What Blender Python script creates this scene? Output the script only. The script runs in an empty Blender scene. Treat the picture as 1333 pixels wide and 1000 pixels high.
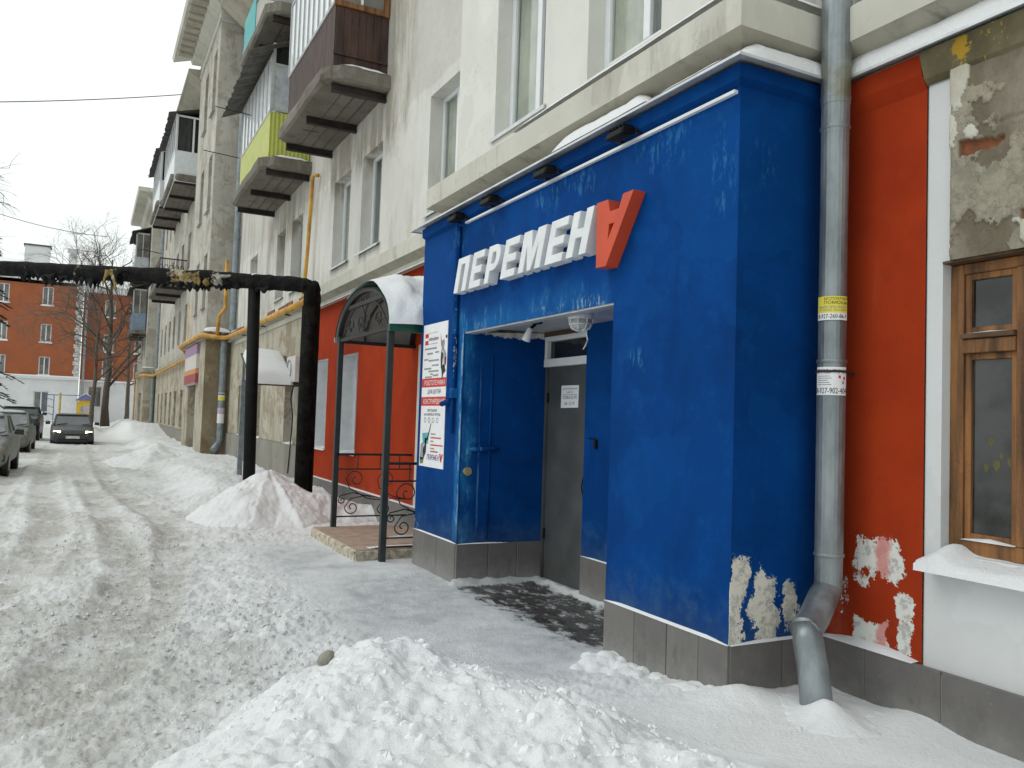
import bpy, bmesh, math, random
import numpy as np
from mathutils import Vector, Matrix
random.seed(7); rng = np.random.default_rng(11)
R = math.radians
scene = bpy.context.scene
col = scene.collection

# ------------------------------------------------------------------ camera
CAM_Z = 1.65
cam_data = bpy.data.cameras.new('camera'); cam = bpy.data.objects.new('camera', cam_data); col.objects.link(cam)
cam_data.sensor_fit = 'HORIZONTAL'; cam_data.sensor_width = 36.0; cam_data.lens = 36.0 * 1060 / 1333
cam_data.clip_start = 0.05; cam_data.clip_end = 2000
yaw, pitch, roll = 0.477800402, 0.0450197785, 0.0331380213
fw = Vector((math.sin(yaw) * math.cos(pitch), math.cos(yaw) * math.cos(pitch), math.sin(pitch)))
rt = Vector((math.cos(yaw), -math.sin(yaw), 0)); up = rt.cross(fw)
rt2 = rt * math.cos(roll) + up * math.sin(roll); up2 = -rt * math.sin(roll) + up * math.cos(roll)
m3 = Matrix((rt2, up2, -fw)).transposed()
cam.matrix_world = Matrix.Translation((0, 0, CAM_Z)) @ m3.to_4x4()
scene.camera = cam

# ------------------------------------------------------------------ sky, sun, exposure
SUN_EL, SUN_AZ = 48, 285          # overcast: a wide soft sun high over the yard
world = bpy.data.worlds.new('World'); scene.world = world; world.use_nodes = True
wn = world.node_tree; wn.nodes.clear()
sky = wn.nodes.new('ShaderNodeTexSky'); sky.sky_type = 'NISHITA'; sky.sun_disc = False
sky.sun_elevation = R(SUN_EL); sky.sun_rotation = R(SUN_AZ); sky.dust_density = 4; sky.air_density = 1.0
hs = wn.nodes.new('ShaderNodeHueSaturation'); hs.inputs['Saturation'].default_value = 0.10
cloud = wn.nodes.new('ShaderNodeTexNoise'); cloud.inputs['Scale'].default_value = 1.6; cloud.inputs['Detail'].default_value = 5
crm = wn.nodes.new('ShaderNodeMapRange'); crm.inputs['From Min'].default_value = .3; crm.inputs['From Max'].default_value = .7
crm.inputs['To Min'].default_value = .95; crm.inputs['To Max'].default_value = 1.04
deck = wn.nodes.new('ShaderNodeMixRGB'); deck.blend_type = 'MULTIPLY'; deck.inputs[0].default_value = 1; deck.inputs[1].default_value = (8.75, 9.3, 9.1, 1)
cmix = wn.nodes.new('ShaderNodeMixRGB'); cmix.inputs[0].default_value = .93       # an even cloud deck hides nearly all of the clear sky
bg = wn.nodes.new('ShaderNodeBackground'); bg.inputs['Strength'].default_value = 0.10; wo = wn.nodes.new('ShaderNodeOutputWorld')
wn.links.new(sky.outputs[0], hs.inputs['Color']); wn.links.new(cloud.outputs[0], crm.inputs[0]); wn.links.new(crm.outputs[0], deck.inputs[2])
wn.links.new(hs.outputs[0], cmix.inputs[1]); wn.links.new(deck.outputs[0], cmix.inputs[2]); wn.links.new(cmix.outputs[0], bg.inputs['Color']); wn.links.new(bg.outputs[0], wo.inputs['Surface'])
sun_l = bpy.data.lights.new('sun', 'SUN'); sun_l.energy = 0.5; sun_l.angle = R(35); sun_l.color = (1, .985, .96)
sun = bpy.data.objects.new('sun', sun_l); col.objects.link(sun)
sd = Vector((math.sin(R(SUN_AZ)) * math.cos(R(SUN_EL)), math.cos(R(SUN_AZ)) * math.cos(R(SUN_EL)), math.sin(R(SUN_EL))))
sun.rotation_euler = (-sd).to_track_quat('-Z', 'Y').to_euler()
scene.view_settings.view_transform = 'Standard'; scene.view_settings.look = 'None'
scene.view_settings.exposure = 0.27; scene.view_settings.gamma = 1.0; scene.view_settings.use_curve_mapping = False

# ------------------------------------------------------------------ helpers: materials
class NT:
    def __init__(s, name):
        s.m = bpy.data.materials.new(name); s.m.use_nodes = True; s.t = s.m.node_tree; s.t.nodes.clear()
        s.out = s.n('ShaderNodeOutputMaterial'); s.b = s.n('ShaderNodeBsdfPrincipled'); s.l(s.b.outputs[0], s.out.inputs[0])
        s.geo = s.n('ShaderNodeTexCoord'); s._xyz = None
    def n(s, t): return s.t.nodes.new(t)
    def l(s, a, b): s.t.links.new(a, b)
    def put(s, v, sock):
        if hasattr(v, 'is_output'): s.l(v, sock)
        elif isinstance(v, (tuple, list)) and len(v) == 3 and sock.type == 'RGBA': sock.default_value = (*v, 1)
        else: sock.default_value = v
    def pos(s): return s.geo.outputs['Object']
    def xyz(s):
        if s._xyz is None:
            sp = s.n('ShaderNodeSeparateXYZ'); s.l(s.pos(), sp.inputs[0]); s._xyz = sp.outputs
        return s._xyz
    def noise(s, scale=5, detail=4, rough=.55, stretch=None, dist=0, off=None):
        nn = s.n('ShaderNodeTexNoise'); nn.inputs['Scale'].default_value = scale; nn.inputs['Detail'].default_value = detail
        nn.inputs['Roughness'].default_value = rough; nn.inputs['Distortion'].default_value = dist
        if stretch or off:
            mp = s.n('ShaderNodeMapping'); mp.inputs['Scale'].default_value = stretch or (1, 1, 1)
            mp.inputs['Location'].default_value = off or (0, 0, 0)
            s.l(s.pos(), mp.inputs[0]); s.l(mp.outputs[0], nn.inputs['Vector'])
        else: s.l(s.pos(), nn.inputs['Vector'])
        return nn.outputs[0]
    def mr(s, v, a, b, c=0, d=1, smooth=True):
        r = s.n('ShaderNodeMapRange'); r.interpolation_type = 'SMOOTHSTEP' if smooth else 'LINEAR'
        s.put(v, r.inputs[0]); r.inputs[1].default_value = a; r.inputs[2].default_value = b
        r.inputs[3].default_value = c; r.inputs[4].default_value = d; return r.outputs[0]
    def ma(s, op, a, b=0.0):
        r = s.n('ShaderNodeMath'); r.operation = op; s.put(a, r.inputs[0]); s.put(b, r.inputs[1]); return r.outputs[0]
    def mul(s, *a):
        o = a[0]
        for q in a[1:]: o = s.ma('MULTIPLY', o, q)
        return o
    def addm(s, *a):
        o = a[0]
        for q in a[1:]: o = s.ma('ADD', o, q)
        return o
    def mx(s, *a):
        o = a[0]
        for q in a[1:]: o = s.ma('MAXIMUM', o, q)
        return o
    def band(s, v, lo, hi, soft=.03):
        return s.mul(s.mr(v, lo - soft, lo + soft), s.mr(v, hi - soft, hi + soft, 1, 0))
    def mix(s, f, a, b):
        r = s.n('ShaderNodeMixRGB'); s.put(f, r.inputs[0]); s.put(a, r.inputs[1]); s.put(b, r.inputs[2]); return r.outputs[0]
    def attr(s, name):
        a = s.n('ShaderNodeAttribute'); a.attribute_name = name; return a.outputs['Fac']
    def bump(s, h, strength=.3, dist=.02):
        b = s.n('ShaderNodeBump'); b.inputs['Strength'].default_value = strength; b.inputs['Distance'].default_value = dist
        s.put(h, b.inputs['Height']); s.l(b.outputs[0], s.b.inputs['Normal'])
    def done(s, base=None, rough=.7, metal=0, spec=None):
        if base is not None: s.put(base, s.b.inputs['Base Color'])
        s.put(rough, s.b.inputs['Roughness']); s.put(metal, s.b.inputs['Metallic'])
        if spec is not None: s.b.inputs['Specular IOR Level'].default_value = spec
        return s.m

def simple(name, c, rough=.6, metal=0, var=.25, scale=6, bump=0, bscale=40, spec=None, dark=None, streak=None):
    t = NT(name); c = tuple(c)
    d = dark or tuple(q * (1 - var) for q in c); h = tuple(min(1, q * (1 + var * .5)) for q in c)
    n = t.noise(scale, 5, .6, stretch=streak)
    base = t.mix(t.mr(n, .3, .7), d, h)
    if bump: t.bump(t.noise(bscale, 3), bump, .01)
    return t.done(base, rough, metal, spec)

# ------------------------------------------------------------------ helpers: meshes and objects
def link(o, parent=None, local=False):
    col.objects.link(o)
    if parent is not None:
        o.parent = parent
        if not local:
            # parts are built in world coordinates; a parent Empty is only moved, a parent mesh sits at the origin
            loc = Vector((0, 0, 0)) if parent.type == 'MESH' else Vector(parent.location)
            o.matrix_parent_inverse = Matrix.Translation(-loc)
    return o
def tag(o, label, cat, group=None, kind=None):
    if label: o['label'] = label
    if cat: o['category'] = cat
    if group: o['group'] = group
    if kind: o['kind'] = kind
    return o
def thing(name, loc, label, cat, group=None, rz=0):
    e = bpy.data.objects.new(name, None); e.location = loc; e.rotation_euler = (0, 0, rz); e.empty_display_size = .2
    col.objects.link(e); return tag(e, label, cat, group)

class MB:
    def __init__(s): s.v = []; s.f = []
    def add(s, vs, fs):
        k = len(s.v); s.v += [tuple(q) for q in vs]; s.f += [tuple(i + k for i in f) for f in fs]; return s
    def box(s, x0, x1, y0, y1, z0, z1):
        return s.add([(x0, y0, z0), (x1, y0, z0), (x1, y1, z0), (x0, y1, z0), (x0, y0, z1), (x1, y0, z1), (x1, y1, z1), (x0, y1, z1)],
                     [(0, 3, 2, 1), (4, 5, 6, 7), (0, 1, 5, 4), (1, 2, 6, 5), (2, 3, 7, 6), (3, 0, 4, 7)])
    def quad(s, a, b, c, d): return s.add([a, b, c, d], [(0, 1, 2, 3)])
    def prism(s, poly, vec):
        n = len(poly); vec = Vector(vec); top = [tuple(Vector(p) + vec) for p in poly]
        return s.add(list(poly) + top, [tuple(range(n))[::-1], tuple(range(n, 2 * n))] + [(i, (i + 1) % n, n + (i + 1) % n, n + i) for i in range(n)])
    def bar(s, a, b, w, h=None, upv=(0, 0, 1)):
        a = Vector(a); b = Vector(b); h = h or w; d = (b - a).normalized(); u = Vector(upv)
        if abs(d.dot(u)) > .98: u = Vector((1, 0, 0))
        sx = d.cross(u).normalized() * (w / 2); sy = sx.cross(d).normalized() * (h / 2)
        vs = [p + i * sx + j * sy for p in (a, b) for i, j in ((-1, -1), (1, -1), (1, 1), (-1, 1))]
        return s.add(vs, [(0, 1, 2, 3), (7, 6, 5, 4)] + [(i, i + 4, (i + 1) % 4 + 4, (i + 1) % 4) for i in range(4)])
    def tube(s, path, r, n=10, caps=True, jitter=0):
        P = [Vector(p) for p in path]; rr = r if isinstance(r, (list, tuple)) else [r] * len(P)
        prev = None; k = len(s.v)
        for i, p in enumerate(P):
            d = (P[min(i + 1, len(P) - 1)] - P[max(i - 1, 0)])
            d = d.normalized() if d.length > 1e-9 else Vector((0, 0, 1))
            if prev is None:
                a = Vector((0, 0, 1)) if abs(d.z) < .9 else Vector((1, 0, 0)); u = d.cross(a).normalized()
            else: u = (prev - d * prev.dot(d)).normalized()
            prev = u; w = d.cross(u)
            for j in range(n):
                q = rr[i] * (1 + (random.uniform(-jitter, jitter) if jitter else 0)); t = 2 * math.pi * j / n
                s.v.append(tuple(p + u * (q * math.cos(t)) + w * (q * math.sin(t))))
        for i in range(len(P) - 1):
            for j in range(n):
                a = k + i * n + j; b = k + i * n + (j + 1) % n; s.f.append((a, b, b + n, a + n))
        if caps:
            s.f.append(tuple(range(k, k + n))[::-1]); e = k + (len(P) - 1) * n; s.f.append(tuple(range(e, e + n)))
        return s
    def grid(s, fn, nu, nv):
        k = len(s.v)
        for i in range(nu + 1):
            for j in range(nv + 1): s.v.append(tuple(fn(i / nu, j / nv)))
        for i in range(nu):
            for j in range(nv):
                a = k + i * (nv + 1) + j; s.f.append((a, a + nv + 1, a + nv + 2, a + 1))
        return s
    def mesh(s, name):
        me = bpy.data.meshes.new(name); me.from_pydata(s.v, [], s.f); me.update(); return me
    def build(s, name, mat, parent=None, smooth=False, bevel=0, local=False, seg=1):
        o = bpy.data.objects.new(name, s.mesh(name)); o.data.materials.append(mat)
        if smooth: o.data.polygons.foreach_set('use_smooth', [True] * len(o.data.polygons))
        if bevel:
            b = o.modifiers.new('bevel', 'BEVEL'); b.width = bevel; b.segments = seg; b.limit_method = 'ANGLE'
        return link(o, parent, local)

def wall_x(mb, x, y0, y1, z0, z1, holes=(), depth=.22, reveal=None):
    """wall in the plane X=x that faces the street (-X), with rectangular holes; reveals go to a second builder"""
    ys = sorted({y0, y1, *[h[0] for h in holes], *[h[1] for h in holes]}); zs = sorted({z0, z1, *[h[2] for h in holes], *[h[3] for h in holes]})
    ys = [q for q in ys if y0 <= q <= y1]; zs = [q for q in zs if z0 <= q <= z1]
    for a, b in zip(ys, ys[1:]):
        for c, d in zip(zs, zs[1:]):
            cy, cz = (a + b) / 2, (c + d) / 2
            if any(h[0] < cy < h[1] and h[2] < cz < h[3] for h in holes): continue
            mb.quad((x, a, c), (x, a, d), (x, b, d), (x, b, c))
    rv = reveal or mb
    for a, b, c, d in holes:
        X = x + depth
        rv.quad((x, a, c), (X, a, c), (X, a, d), (x, a, d)); rv.quad((x, b, c), (x, b, d), (X, b, d), (X, b, c))
        rv.quad((x, a, d), (X, a, d), (X, b, d), (x, b, d)); rv.quad((x, a, c), (x, b, c), (X, b, c), (X, a, c))

def window_x(parent, x, y0, y1, z0, z1, frame, pane, mull=(), trans=(), fw_=.06, dep=.05, label=None, sill=None, sill_mat=None, name='window'):
    """window in the plane X=x; mull: y positions of mullions, trans: z of transoms"""
    mb = MB()
    mb.box(x - dep, x, y0, y0 + fw_, z0, z1); mb.box(x - dep, x, y1 - fw_, y1, z0, z1)
    mb.box(x - dep, x, y0 + fw_, y1 - fw_, z0, z0 + fw_); mb.box(x - dep, x, y0 + fw_, y1 - fw_, z1 - fw_, z1)
    ys = [y0 + fw_]
    for m in mull: mb.box(x - dep - .004, x, m - fw_ * .6, m + fw_ * .6, z0 + fw_, z1 - fw_); ys += [m - fw_ * .6, m + fw_ * .6]
    ys.append(y1 - fw_)
    zs = [z0 + fw_]
    for m in trans: mb.box(x - dep - .002, x, y0 + fw_, y1 - fw_, m - fw_ * .6, m + fw_ * .6); zs += [m - fw_ * .6, m + fw_ * .6]
    zs.append(z1 - fw_)
    w = mb.build(name, frame, parent, bevel=.004)
    if label: w['label'] = label
    for i in range(0, len(ys), 2):
        for j in range(0, len(zs), 2):
            MB().box(x - .022, x - .016, ys[i], ys[i + 1], zs[j], zs[j + 1]).build('pane', pane, w)
    if sill:
        xo, zs0 = sill
        MB().prism([(xo, y0 - .06, zs0), (xo, y0 - .06, zs0 - .035), (xo + .012, y0 - .06, zs0 - .035), (xo + .012, y0 - .06, zs0 - .01), (x - dep, y0 - .06, z0 - .012), (x - dep, y0 - .06, z0)],
                   (0, y1 - y0 + .12, 0)).build('sill', sill_mat or frame, w)
    return w

def text_uv(body, shear=0):
    """flat lettering as 2-D vertices and faces, scaled to unit height box (u along the line, v up)"""
    c = bpy.data.curves.new('text', 'FONT'); c.body = body; c.size = 1; c.shear = shear; c.resolution_u = 3; c.fill_mode = 'FRONT'
    o = bpy.data.objects.new('text', c); col.objects.link(o); bpy.context.view_layer.update()
    me = bpy.data.meshes.new_from_object(o.evaluated_get(bpy.context.evaluated_depsgraph_get()))
    vs = [(v.co.x, v.co.y) for v in me.vertices]; fs = [tuple(p.vertices) for p in me.polygons]
    bpy.data.objects.remove(o); bpy.data.curves.remove(c); bpy.data.meshes.remove(me)
    if not vs: return [], [], 1
    x0 = min(v[0] for v in vs); x1 = max(v[0] for v in vs); y0 = min(v[1] for v in vs); y1 = max(v[1] for v in vs)
    return [((v[0] - x0) / (x1 - x0), (v[1] - y0) / (y1 - y0)) for v in vs], fs, (x1 - x0) / (y1 - y0)
def lettering(body, fn, mat, parent, name='lettering', local=False):
    """fn maps (0..1, 0..1) to a point"""
    vs, fs, _ = text_uv(body); mb = MB().add([fn(*v) for v in vs], fs); return mb.build(name, mat, parent, local=local)

# numpy value noise ------------------------------------------------
def _hash(ix, iy, seed):
    h = (ix * 374761393 + iy * 668265263 + seed * 974634777).astype(np.int64) & 0xffffffff
    h = ((h ^ (h >> 13)) * 1274126177) & 0xffffffff
    return ((h ^ (h >> 16)) & 0xffff) / 65535.0
def vnoise(x, y, seed=0):
    ix = np.floor(x); iy = np.floor(y); fx = x - ix; fy = y - iy
    ix = ix.astype(np.int64); iy = iy.astype(np.int64)
    fx = fx * fx * (3 - 2 * fx); fy = fy * fy * (3 - 2 * fy)
    a = _hash(ix, iy, seed); b = _hash(ix + 1, iy, seed); c = _hash(ix, iy + 1, seed); d = _hash(ix + 1, iy + 1, seed)
    return (a * (1 - fx) + b * fx) * (1 - fy) + (c * (1 - fx) + d * fx) * fy
def fbm(x, y, oct=4, seed=0, gain=.5):
    s = 0; a = 1; t = 0
    for o in range(oct):
        s = s + a * vnoise(x * 2 ** o + 17.3 * o, y * 2 ** o - 9.1 * o, seed + o); t += a; a *= gain
    return s / t
def sst(x, a, b):
    t = np.clip((x - a) / (b - a), 0, 1); return t * t * (3 - 2 * t)
def lumps(x, y, cell, seed=0):
    """rounded clods: 1 at a clod's middle, 0 between (cellular)"""
    gx = x / cell; gy = y / cell; ix = np.floor(gx).astype(np.int64); iy = np.floor(gy).astype(np.int64); best = np.zeros_like(x)
    for dx in (-1, 0, 1):
        for dy in (-1, 0, 1):
            cx = ix + dx; cy = iy + dy
            px = cx + _hash(cx, cy, seed); py = cy + _hash(cx, cy, seed + 5); r = .35 + .6 * _hash(cx, cy, seed + 9)
            d2 = ((gx - px) ** 2 + (gy - py) ** 2) / r ** 2
            best = np.maximum(best, np.sqrt(np.clip(1 - d2, 0, 1)) * r)
    return best
def dist_poly(x, y, pts):
    """distance to a polyline and arc length along it"""
    best = np.full_like(x, 1e9); arc = np.zeros_like(x); s0 = 0
    for (ax, ay), (bx, by) in zip(pts, pts[1:]):
        dx, dy = bx - ax, by - ay; L = math.hypot(dx, dy)
        t = np.clip(((x - ax) * dx + (y - ay) * dy) / L ** 2, 0, 1)
        d = np.hypot(x - ax - t * dx, y - ay - t * dy); m = d < best
        best = np.where(m, d, best); arc = np.where(m, s0 + t * L, arc); s0 += L
    return best, arc
def spline(pts, n=12):
    out = []; P = [pts[0]] + list(pts) + [pts[-1]]
    for i in range(1, len(P) - 2):
        for k in range(n):
            t = k / n; a, b, c, d = [np.array(P[i + q], float) for q in (-1, 0, 1, 2)]
            out.append(tuple(.5 * (2 * b + (c - a) * t + (2 * a - 5 * b + 4 * c - d) * t * t + (3 * b - a - 3 * c + d) * t ** 3)))
    out.append(tuple(pts[-1])); return out

# ------------------------------------------------------------------ materials
def m_snow(name, dirt=.25, tint=(.83, .845, .86)):
    t = NT(name); n = t.noise(3, 6, .65); n2 = t.noise(22, 5, .7)
    d = t.mul(t.mr(n, .45, .8), dirt)
    c = t.mix(d, tint, (.42, .39, .34)); c = t.mix(t.mul(t.mr(n2, .62, .75), dirt * 1.2), c, (.25, .23, .2))
    t.bump(t.addm(t.noise(48, 5, .75), t.mul(t.noise(16, 5, .7), .8)), .6, .022); return t.done(c, .8, 0, .2)
M_SNOW = m_snow('clean_snow', .06, (.80, .815, .83)); M_PILE = m_snow('piled_snow', .3, (.78, .785, .795)); M_BANK = m_snow('bank_snow', .22, (.83, .845, .86))
def m_ground():
    t = NT('trodden_snow'); dirt = t.attr('dirt'); ice = t.attr('ice'); bare = t.attr('bare')
    n = t.noise(5, 7, .7); n2 = t.noise(28, 5, .7); n3 = t.noise(1.3, 5, .6)
    c = t.mix(t.mr(n3, .35, .7), (.84, .855, .865), (.77, .785, .79))
    dd = t.mul(dirt, t.mr(n, .16, .60)); c = t.mix(dd, c, (.49, .48, .45))
    c = t.mix(t.mul(t.mr(n2, .56, .68), t.mr(dirt, .05, .9, 0, .75)), c, (.27, .25, .215)); c = t.mix(t.mul(t.mr(t.noise(75, 4, .7), .60, .70), t.mr(dirt, .1, .9, 0, .7)), c, (.16, .145, .115)); c = t.mix(t.mul(t.mr(t.noise(11, 6, .75, off=(5, 5, 0)), .56, .66), t.mr(dirt, .1, .8, 0, .55)), c, (.36, .335, .29))
    c = t.mix(t.mul(ice, t.mr(n, .3, .7, .35, .9)), c, (.43, .45, .47))
    bn = t.noise(9, 7, .75, stretch=(1, .55, 1)); b2 = t.mr(t.addm(t.mul(bare, .80), t.mul(t.ma('SUBTRACT', bn, .5), 2.2)), .40, .80)
    ac = t.mix(t.mr(n2, .4, .65), (.028, .026, .024), (.075, .07, .065)); c = t.mix(b2, c, ac)
    r = t.addm(.8, t.mul(ice, -.35), t.mul(b2, -.3))
    t.bump(t.addm(t.noise(50, 5, .75), t.mul(n2, .7)), .65, .022); return t.done(c, r, 0, .25)
M_GROUND = m_ground()

def m_blue():
    t = NT('blue_facade_paint'); x, y, z = t.xyz()
    n = t.noise(1.1, 7, .68, dist=.4); n3 = t.noise(5, 6, .68); c = t.mix(t.mr(n, .34, .68), (.0010, .036, .160), (.0016, .053, .236)); c = t.mix(t.mul(t.mr(n3, .52, .70), .45), c, (.004, .070, .26)); c = t.mix(t.mul(t.mr(t.noise(3, 6, .7, stretch=(1, 1, .12), off=(3, 3, 0)), .55, .72), .5), c, (.0015, .030, .13))
    c = t.mix(t.mul(t.mr(t.noise(55, 3), .5, .8), .45), c, (.0015, .030, .150))
    st = t.noise(6, 6, .72, stretch=(1, 1, .25), dist=.3); st2 = t.noise(19, 6, .75, stretch=(1, 1, .35)); blot = t.noise(2.6, 5, .6, off=(1, 4, 2))
    front = t.mr(x, 3.295, 3.31, 1, 0); jin = t.mul(t.mr(x, 3.31, 3.33), t.band(y, 7.3, 7.5, .02))
    lin = t.mul(front, t.band(y, 4.9, 7.60, .06), t.mr(z, 2.50, 2.52), t.mr(t.addm(z, t.mul(t.ma('SUBTRACT', blot, .5), .5)), 2.56, 2.78, 1, 0), t.mr(y, 4.6, 7.5, .35, 1))
    jl = t.mul(front, t.mr(t.addm(y, t.mul(t.ma('SUBTRACT', blot, .5), .12)), 7.53, 7.60, 1, 0), t.mr(y, 7.44, 7.46), t.band(z, .45, 2.72, .06))
    ji = t.mul(jin, t.mr(t.addm(x, t.mul(t.ma('SUBTRACT', blot, .5), .25)), 3.34, 3.50, 1, 0), t.mr(t.noise(1.3, 4, .6, off=(5, 1, 1)), .38, .58))
    jst = t.mul(jin, t.mx(t.band(t.addm(x, t.mul(n3, .03)), 3.512, 3.528, .006), t.band(t.addm(x, t.mul(n3, .03)), 3.632, 3.648, .006)), t.mr(st, .42, .6), t.mr(z, 2.0, 2.35, 1, 0))
    wash = t.mx(lin, jl, ji)
    c = t.mix(t.mul(wash, t.mr(st, .22, .55), .9), c, (.016, .16, .40)); c = t.mix(t.mul(wash, t.mr(st2, .50, .64), t.mr(st, .38, .6), .8), c, (.16, .40, .55)); c = t.mix(t.mul(jst, .55), c, (.12, .30, .46))
    edge = t.mul(front, t.mx(t.mul(t.band(z, 2.52, 2.60, .025), t.band(y, 4.95, 7.5, .03), t.mr(t.noise(30, 4, .7, stretch=(1, 1, .3)), .50, .64), t.mr(t.noise(2.1, 4, .6, off=(8, 2, 3)), .44, .60)), t.mul(t.band(y, 7.46, 7.50, .012), t.band(z, .6, 2.55, .03), t.mr(t.noise(14, 5, .7, stretch=(1, 1, .3)), .42, .58))))
    c = t.mix(t.mul(edge, .75), c, (.42, .58, .66))
    top = t.mul(t.band(z, 3.36, 3.60, .08), front, t.mr(t.noise(1.5, 2, .5, off=(0, 2, 0)), .52, .60), t.mr(st2, .50, .62)); spot = t.mul(front, t.band(y, 4.45, 4.72, .06), t.band(z, 2.02, 2.16, .04), t.mr(st2, .5, .6))
    sside = t.mul(t.mr(y, 3.58, 3.6, 1, 0), t.band(x, 3.38, 3.6, .08), t.band(z, 2.8, 3.3, .15), t.mr(st2, .52, .64), t.mr(blot, .42, .6)); cornr = t.mul(front, t.band(y, 3.62, 3.82, .06), t.band(z, 2.9, 3.5, .1), t.mr(st2, .52, .62))
    c = t.mix(t.mul(t.mx(top, spot, sside, cornr), .6), c, (.06, .24, .46))
    c = t.mix(t.mul(t.mr(z, .42, .85, 1, 0), t.mr(n3, .42, .66), .45), c, (.03, .11, .24))
    c = t.mix(t.mul(t.mr(t.noise(.7, 4, .55, off=(3, 7, 5)), .535, .545), .22), c, (.003, .075, .28)); c = t.mix(t.mul(t.mr(t.addm(z, t.mul(n3, -.5)), .1, .45, 1, 0), .35), c, (.055, .085, .13))
    # flaked-off paint
    pn = t.noise(5.2, 11, .76, dist=.5, stretch=(1, 1, .6)); pn2 = t.noise(26, 6, .72); side = t.mr(y, 3.58, 3.6, 1, 0)
    wv = t.mul(t.ma('SUBTRACT', t.noise(3.2, 6, .7, off=(2, 0, 6)), .5), .36); xw_ = t.addm(x, wv); zw_ = t.addm(z, t.mul(t.ma('SUBTRACT', t.noise(4.5, 6, .7, off=(9, 0, 1)), .5), .45))
    dA = t.mul(side, t.mx(t.mul(t.band(xw_, 3.24, 3.46, .07), t.band(zw_, .2, .98, .14)), t.mul(t.band(xw_, 3.46, 3.72, .08), t.band(zw_, .2, .84, .14)), t.mul(t.band(xw_, 3.70, 3.86, .05), t.band(zw_, .40, .78, .1), .9)))
    dB = t.mul(side, t.band(x, 3.34, 3.60, .05), t.band(z, .965, 1.04, .03), .66)
    dC = t.mul(t.mr(y, 8.0, 8.5), t.mr(t.addm(z, t.mul(y, -.35)), -2.52, -2.36, 1, 0), front, .92); dE = t.mul(t.mr(y, 8.57, 8.64), t.band(z, 2.2, 3.0, .2), .78, front)
    dD = t.mul(jin, t.mr(t.addm(z, t.mul(t.ma('SUBTRACT', blot, .5), .12)), 2.46, 2.54), .92); dF = t.mul(front, t.band(y, 3.5, 3.63, .03), t.band(z, .3, .78, .1), .75)
    dG = t.mul(front, t.band(y, 7.585, 7.60, .006), t.band(z, 2.0, 3.2, .1), .72)
    dd = t.mx(dA, dB, dC, dD, dE, dF, dG)
    pv = t.addm(t.mul(dd, .60), t.mul(pn, .80), t.mul(t.ma('SUBTRACT', pn2, .5), .50), t.mul(t.ma('SUBTRACT', t.noise(70, 4, .7), .5), .22), .10); c = t.mix(t.mul(t.mr(pv, .93, .985), t.mr(dd, .03, .12), .55), c, (.03, .13, .33))
    pk = t.mul(t.mr(pv, .985, 1.0), t.mr(dd, .03, .12))
    pc = t.mix(t.mr(t.noise(13, 5, .7), .45, .6), (.68, .65, .57), (.42, .41, .37)); c = t.mix(pk, c, pc)
    t.bump(t.addm(t.mul(t.noise(140, 2), .25), t.mul(t.noise(14, 5, .7), .5), t.mul(pk, -2.0)), .45, .006)
    return t.done(c, t.addm(.75, t.mul(pk, .2)), 0, .06)
M_BLUE = m_blue()
def m_red():
    t = NT('red_facade_paint'); x, y, z = t.xyz(); n = t.noise(1.6, 5, .6)
    c = t.mix(t.mr(n, .3, .75), (.29, .030, .008), (.37, .042, .011)); c = t.mix(t.mul(t.mr(t.noise(5, 6, .68), .52, .7), .4), c, (.24, .030, .012)); c = t.mix(t.mul(t.mr(z, .42, .9, 1, 0), t.mr(t.noise(5, 6, .7, off=(4, 4, 4)), .45, .7), .4), c, (.33, .10, .06))
    c = t.mix(t.mul(t.mr(t.noise(3.5, 5, .7, stretch=(1, 1, .12)), .6, .75), .35), c, (.40, .09, .06))
    pn = t.noise(5.2, 11, .76, dist=.5); pn2 = t.noise(24, 6, .7)
    zs_ = z; z = t.addm(z, t.mul(t.ma('SUBTRACT', t.noise(4.5, 6, .7, off=(9, 0, 1)), .5), .30)); y = t.addm(y, t.mul(t.ma('SUBTRACT', t.noise(4.2, 6, .7, off=(2, 0, 6)), .5), .16))
    dA = t.mx(t.mul(t.band(y, 3.02, 3.40, .06), t.band(z, .78, 1.06, .08)), t.mul(t.band(y, 3.24, 3.40, .04), t.band(z, .72, .86, .06), .9), t.mul(t.band(y, 3.12, 3.40, .05), t.band(z, .34, .60, .07)), t.mul(t.band(y, 2.98, 3.10, .03), t.band(z, .40, .78, .06)), t.mul(t.band(y, 3.40, 3.50, .03), t.band(z, .5, .82, .1), .75))
    pk = t.mul(t.mr(t.addm(t.mul(dA, .60), t.mul(pn, .80), t.mul(t.ma('SUBTRACT', pn2, .5), .50), t.mul(t.ma('SUBTRACT', t.noise(70, 4, .7), .5), .22), .10), .985, 1.0), t.mr(dA, .03, .12))
    pc = t.mix(t.mr(t.noise(13, 5, .7), .5, .6), (.70, .70, .65), (.46, .46, .43))
    pc = t.mix(t.mul(t.band(t.addm(y, t.mul(t.noise(9, 3), .06)), 3.17, 3.25, .02), .8), pc, (.60, .20, .18))
    c = t.mix(pk, c, pc); t.bump(t.addm(t.mul(t.noise(140, 2), .25), t.mul(t.noise(14, 5, .7), .5), t.mul(pk, -2.0)), .45, .006)
    return t.done(c, .75, 0, .06)
M_RED = m_red()
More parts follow.
